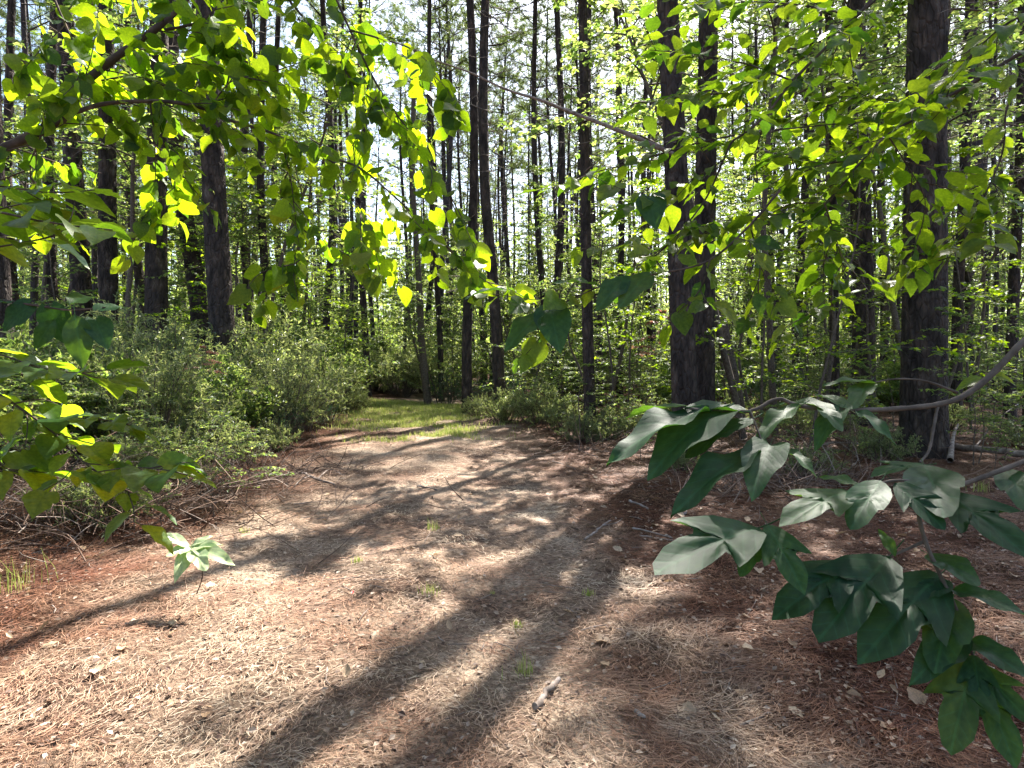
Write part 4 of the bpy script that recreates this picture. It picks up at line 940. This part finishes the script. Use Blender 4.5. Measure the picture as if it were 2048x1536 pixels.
# ------------------------------------------------------------------ grass, litter, sticks
def grass_mesh(n, f, hmin, hmax, seed, w=.004):
    r = np.random.default_rng(seed); x, y = f(n, r); n = len(x)
    h = r.uniform(hmin, hmax, n); a = r.random(n)*6.28; lean = r.normal(0, .35, n)*h
    z = gz(x, y)
    dx, dy = np.cos(a), np.sin(a); V = []
    for t, ww in ((0, 1), (.5, .8), (1, .08)):
        cx = x+dx*lean*t*t; cy = y+dy*lean*t*t; cz = z+h*t
        V.append(np.stack([cx-dy*w*ww, cy+dx*w*ww, cz], -1)); V.append(np.stack([cx+dy*w*ww, cy-dx*w*ww, cz], -1))
    V = np.stack(V, 1).reshape(-1, 3); F = (np.array([[0, 1, 3, 2], [2, 3, 5, 4]])[None]+(np.arange(n)*6)[:, None, None]).reshape(-1, 4)
    return V, F
mb = MB()
def gpatch(n, r):
    y = r.uniform(11.5, 22, n); cx = -1.9-.16*(y-12)+.0*y; x = cx+r.normal(0, .62+.085*(y-11), n)
    k = (.6*vnoise(x, y, 1.4)+.4*vnoise(x, y, 5.0)+r.normal(0, .05, n)) > (.56-.035*(y-12.5)); return x[k], y[k]
mb.add(*grass_mesh(46000, gpatch, .02, .13, 3, .005)); link('grass', mb.mesh('grass', M['grass'], False), kind='stuff')
TUFT = [(865, 1060, .10, 'small yellowish grass tuft in the middle of the track'), (860, 1190, .08, 'tiny bright grass tuft at the end of a shadow on the track'), (1050, 1352, .10, 'dark green grass tuft left of the thick broken stick'), (1175, 1192, .05, 'tiny green sprout on the right of the track'), (490, 1066, .06, 'small grass sprig above the pale seedling leaves'), (715, 1125, .05, 'tiny grass sprig by a pale chip on the track'), (1035, 1255, .05, 'thin yellow grass sprig on sunlit straw'), (985, 1190, .03, 'tiny grass sprig in shade on the track'), (30, 1185, .22, 'bright green weed clump at the left edge'), (1960, 985, .16, 'yellow green weed clump under the fallen log')]
for n, (px, py, s, lab) in enumerate(TUFT):
    g = G(px, py); r = np.random.default_rng(900+n); mb = MB()
    V, F = grass_mesh(40, lambda m, q: (q.normal(0, s*.35, m), q.normal(0, s*.3, m)), s*.4, s*1.2, 900+n, .0022)
    V[:, 2] -= np.repeat(gz(V[::6, 0], V[::6, 1]), 6); mb.add(V, F)
    o = link('grass_tuft', mb.mesh('grass_tuft', M['grass'], False)); o.location = g; tag(o, lab, 'grass')
# fallen leaves
FL = []
for s in range(5):
    V, F = leaf_tpl(['ovate', 'heart', 'ovate', 'long', 'ovate'][s], 5, 2, [.5, .35, -.4, .6, .2][s], [-.3, .25, .3, -.4, .1][s], .06, .3, 30+s); mb = MB(); mb.add(V, F); FL.append(mb.mesh('fallen_leaf', M['dead_leaf']))
k = 0
while k < 290:
    d = 2.5+6.5*rng.random()**1.2; px = rng.uniform(-20, 2070); x = (px-1024)/FPX*d
    dens = .35+.65*np.clip((x-.2)/1.2, 0, 1) if x > -1.8 else .7
    if rng.random() > dens*(.4+.9*float(vnoise(x, d, 1.7))): continue
    o = link('fallen_leaf', FL[int(rng.integers(5))]); s = rng.uniform(.03, .09)
    o.location = (x, d, float(gz(x, d))+.014+.012*rng.random()); o.scale = (s, s, s); o.rotation_euler = (rng.normal(0, .3), rng.normal(0, .3), rng.random()*6.28)
    tag(o, 'dry tan leaf lying curled on the pine straw', 'leaf', 'fallen leaves on the pine straw'); k += 1
def litter():
    mb = MB(); n = 34000; d = 2.2+17*rng.random(n)**1.25; x = d*(rng.random(n)-.5)*1.8; y = d
    keep = rng.random(n) < np.where((x > -3.0) & (x < .6+.05*y), .5, 1.0); x, y = x[keep], y[keep]; n = len(x)
    a = rng.random(n)*6.28; dirv = np.stack([np.cos(a), np.sin(a), rng.normal(0, .2, n)], -1)
    scatter(mb, elli(.6), np.stack([x, y, gz(x, y)+.012+.01*rng.random(n)], -1), dirv, np.array([0, 0, 1.])+rng.normal(0, .3, (n, 3)), rng.uniform(.012, .045, n))
    link('leaf_litter', mb.mesh('leaf_litter', M['litter'], False), kind='stuff')
    mb = MB()
    for i in range(420):
        dd = 2.6+12*rng.random(); x = dd*(rng.random()-.5)*1.75; l = rng.uniform(.05, .22); a = rng.random()*6.28; r0 = rng.uniform(.0015, .004)
        p = np.array([x, dd, float(gz(x, dd))+.018]); u = np.array([math.cos(a), math.sin(a), rng.normal(0, .04)])
        mb.add(*tube([p-u*l/2, p+rng.normal(0, .008, 3)*[1, 1, .3], p+u*l/2], [r0, r0, r0*.6], 4))
    link('twig_litter', mb.mesh('twig_litter', M['dead'], True), kind='stuff')
litter()
def stick(pxs, r0, r1, label, forks=(), mat='dead', lift=.012, name='fallen_stick', cat='stick'):
    pts = []
    for q in pxs:
        g = G(q[0], q[1]); pts.append((g.x, g.y, g.z+r0*.7+lift+(q[2] if len(q) > 2 else 0)))
    b = Vector(pts[0]); t = thing(name, label, cat, b)
    q = smooth_line([np.array(p)-np.array(b) for p in pts], 5); q = q+rng.normal(0, r0*.25, q.shape)
    mb = MB(); rr = np.linspace(r0, r1, len(q))*(1+rng.normal(0, .08, len(q)))
    mb.add(*tube(q, rr, 9))
    for e, s in ((0, 0), (-1, -1)):     # closed broken ends
        base = (len(q)-1)*9 if e else 0; c = q[e]+unit(q[e]-q[1 if e == 0 else -2])*r0*.6
        V = np.vstack([mb.V[0][base:base+9], c[None]]); mb.add(V, np.array([(i, (i+1) % 9, 9) for i in range(9)]))
    link('stick', mb.mesh('stick', M[mat]), t)
    for f in forks:
        fp = []
        for qq in f: g = G(qq[0], qq[1]); fp.append((g.x, g.y, g.z+r0*.6+lift+(qq[2] if len(qq) > 2 else 0)))
        fq = smooth_line([np.array(p)-np.array(b) for p in fp], 4); m2 = MB(); m2.add(*tube(fq, np.linspace(r1*.9+.001, r1*.35, len(fq)), 6))
        link('side_twig', m2.mesh('side_twig', M[mat]), t)
    return t
stick([(1072, 1425), (1090, 1400), (1118, 1368)], .017, .013, 'thick short broken stick lying in the shade, centre front')
stick([(1168, 1085), (1188, 1070), (1205, 1055), (1222, 1045)], .012, .006, 'forked crooked stick on the right half of the track', [((1205, 1055), (1232, 1050), (1245, 1040)), ((1180, 1075), (1172, 1070))])
stick([(1265, 1060), (1300, 1068), (1345, 1080)], .010, .006, 'straight dark stick by the right verge, longer of a close pair')
stick([(1280, 1075), (1315, 1080), (1350, 1086)], .007, .005, 'straight dark stick by the right verge, shorter of a close pair')
stick([(1258, 1005), (1275, 1012), (1298, 1022)], .014, .010, 'stubby grey stick on the purple brown straw before the paired pines')
stick([(1360, 1035), (1372, 1028), (1368, 1015), (1358, 1010)], .012, .007, 'curled grey stick on the straw before the paired pines')
stick([(835, 975), (855, 978), (873, 983)], .013, .008, 'dark crumbly stick lying in the middle of the track')
stick([(605, 950), (635, 962), (668, 973)], .020, .012, 'dark branch piece on the brown pile at the left verge', [((635, 962), (660, 950, .05), (690, 955)), ((620, 956), (600, 965), (590, 975))])
stick([(570, 1012), (620, 1008), (665, 1005)], .006, .004, 'thin pale stick across the track, left of centre')
stick([(1105, 925), (1130, 932), (1150, 940)], .009, .005, 'grey stick on the right half of the track near the low bush')
stick([(985, 905), (1040, 915), (1090, 905)], .007, .004, 'thin stick lying across the track before the low bush')
stick([(730, 1165), (765, 1163), (798, 1162)], .004, .003, 'thin twig lying on the brightest straw')
stick([(990, 1290), (1020, 1300), (1045, 1320)], .0035, .002, 'wispy bent twig above the dark grass tuft')
stick([(1415, 1240), (1415, 1280), (1450, 1310), (1470, 1330)], .0025, .0018, 'thin arching pale twig beneath the big dark leaves')
stick([(1780, 1335), (1795, 1390), (1780, 1440)], .003, .002, 'thin curved pale twig in the lower right litter')
stick([(1480, 1460), (1500, 1450), (1540, 1432)], .007, .004, 'brown stick in the litter, bottom right of centre')
stick([(655, 1340), (652, 1365), (660, 1375)], .004, .0025, 'short hooked twig in the lower left shade edge')
stick([(1270, 1432), (1290, 1445)], .010, .007, 'stub of dark wood right of the thick broken stick')
stick([(1885, 905, .05), (1950, 912, .06), (2060, 925, .05)], .055, .045, 'weathered fallen log lying at the right edge behind the big leaves', [((1900, 930, .02), (1905, 905, .2), (1915, 890, .3))], name='fallen_log', cat='log')
stick([(1945, 905, .02), (2000, 875, .35), (2060, 845, .6)], .014, .007, 'thin pale dead branch leaning over the fallen log')
stick([(1600, 905, .02), (1680, 898, .08), (1790, 905, .05)], .016, .010, 'grey dead limb lying between slender pine and thickest pine', [((1680, 898, .08), (1715, 920, .02), (1700, 940)), ((1620, 903, .03), (1590, 880, .15), (1570, 870, .3))])
stick([(1230, 900), (1300, 905), (1400, 902), (1470, 912)], .010, .006, 'long thin limb lying at the feet of the paired pines')
stick([(1460, 960), (1520, 935, .05), (1600, 950)], .007, .005, 'thin dead limb in the brush pile behind the pale big leaves', [((1500, 942, .04), (1540, 965), (1560, 980))])
def brush(px, py, n, sx, sy, h, seed, label):
    g = G(px, py); r = np.random.default_rng(seed); mb = MB(); t = thing('brush_pile', label, 'brush', g)
    for i in range(n):
        p = np.array([r.normal(0, sx), r.normal(0, sy), 0]); a = r.random()*6.28; e = abs(r.normal(0, .45)); l = r.uniform(.2, .7)
        d = np.array([math.cos(a)*math.cos(e), math.sin(a)*math.cos(e), math.sin(e)]); p[2] = float(gz(g.x+p[0], g.y+p[1]))-g.z+h*r.random()**2
        m = p+d*l*.5+r.normal(0, .04, 3); q = p+d*l+r.normal(0, .06, 3); r0 = r.uniform(.002, .007)
        mb.add(*tube(smooth_line([p, m, q], 3), np.linspace(r0, r0*.5, 7), 3))
    link('twigs', mb.mesh('twigs', M['brush']), t, kind='stuff')
brush(250, 1030, 520, .8, .5, .4, 61, 'tangle of brown dead twigs under the left thicket')
brush(430, 980, 300, .5, .35, .3, 62, 'thin brown dead stalks where left bushes meet the track')
brush(60, 1040, 420, .6, .5, .45, 63, 'dark tangle of dead stalks in the lower left shade')
brush(1560, 975, 420, .8, .5, .18, 64, 'low heap of grey twigs behind the pale big leaves')
brush(1290, 905, 200, .9, .3, .12, 65, 'scattered dead twigs left of the paired pines foot')
brush(1640, 890, 420, 1.1, .7, .3, 66, 'grey brush heap between slender pine and paired pines')
brush(630, 945, 110, .35, .2, .05, 67, 'flat pile of brown twigs on the left verge')
# dead limb slanting across the view, hung on the front paired pine
T = thing('dead_limb', 'long bare dead limb slanting down to the front paired pine', 'limb', P(1320, 298, 9.3))
twig_mesh(pl([(1345, 308), (1290, 283), (1215, 252), (1130, 220), (1080, 200), (1010, 178), (940, 145), (862, 118)], 9.3, 8.2), .038, .008, T, 'limb', 8, mat='dead')
twig_mesh(pl([(1150, 226), (1090, 232), (1030, 240), (965, 247)], 9.1, 8.8), .009, .003, T, 'side_twig', 5, mat='dead')
twig_mesh(pl([(1110, 213), (1085, 170), (1078, 140)], 9.0, 8.9), .006, .003, T, 'side_twig', 5, mat='dead')
twig_mesh(pl([(1240, 262), (1190, 280), (1150, 290)], 9.2, 9.0), .007, .003, T, 'side_twig', 5, mat='dead')
g = G(704, 1197); o = link('red_leaf', FL[0]); o.location = g+Vector((0, 0, .03)); o.scale = (.03, .03, .03); tag(o, 'single tiny bright red leaf on the pale straw', 'leaf')
me = FL[0].copy(); me.materials.clear(); m, N, L = newmat('red_leaf'); bs = N.new('ShaderNodeBsdfPrincipled'); bs.inputs[0].default_value = (.5, .01, .02, 1); ou = N.new('ShaderNodeOutputMaterial'); L.new(bs.outputs[0], ou.inputs[0]); me.materials.append(m); o.data = me
tris = sum(len(m.polygons)*2 for m in bpy.data.meshes); print('approx tris', tris, 'objects', len(bpy.data.objects))
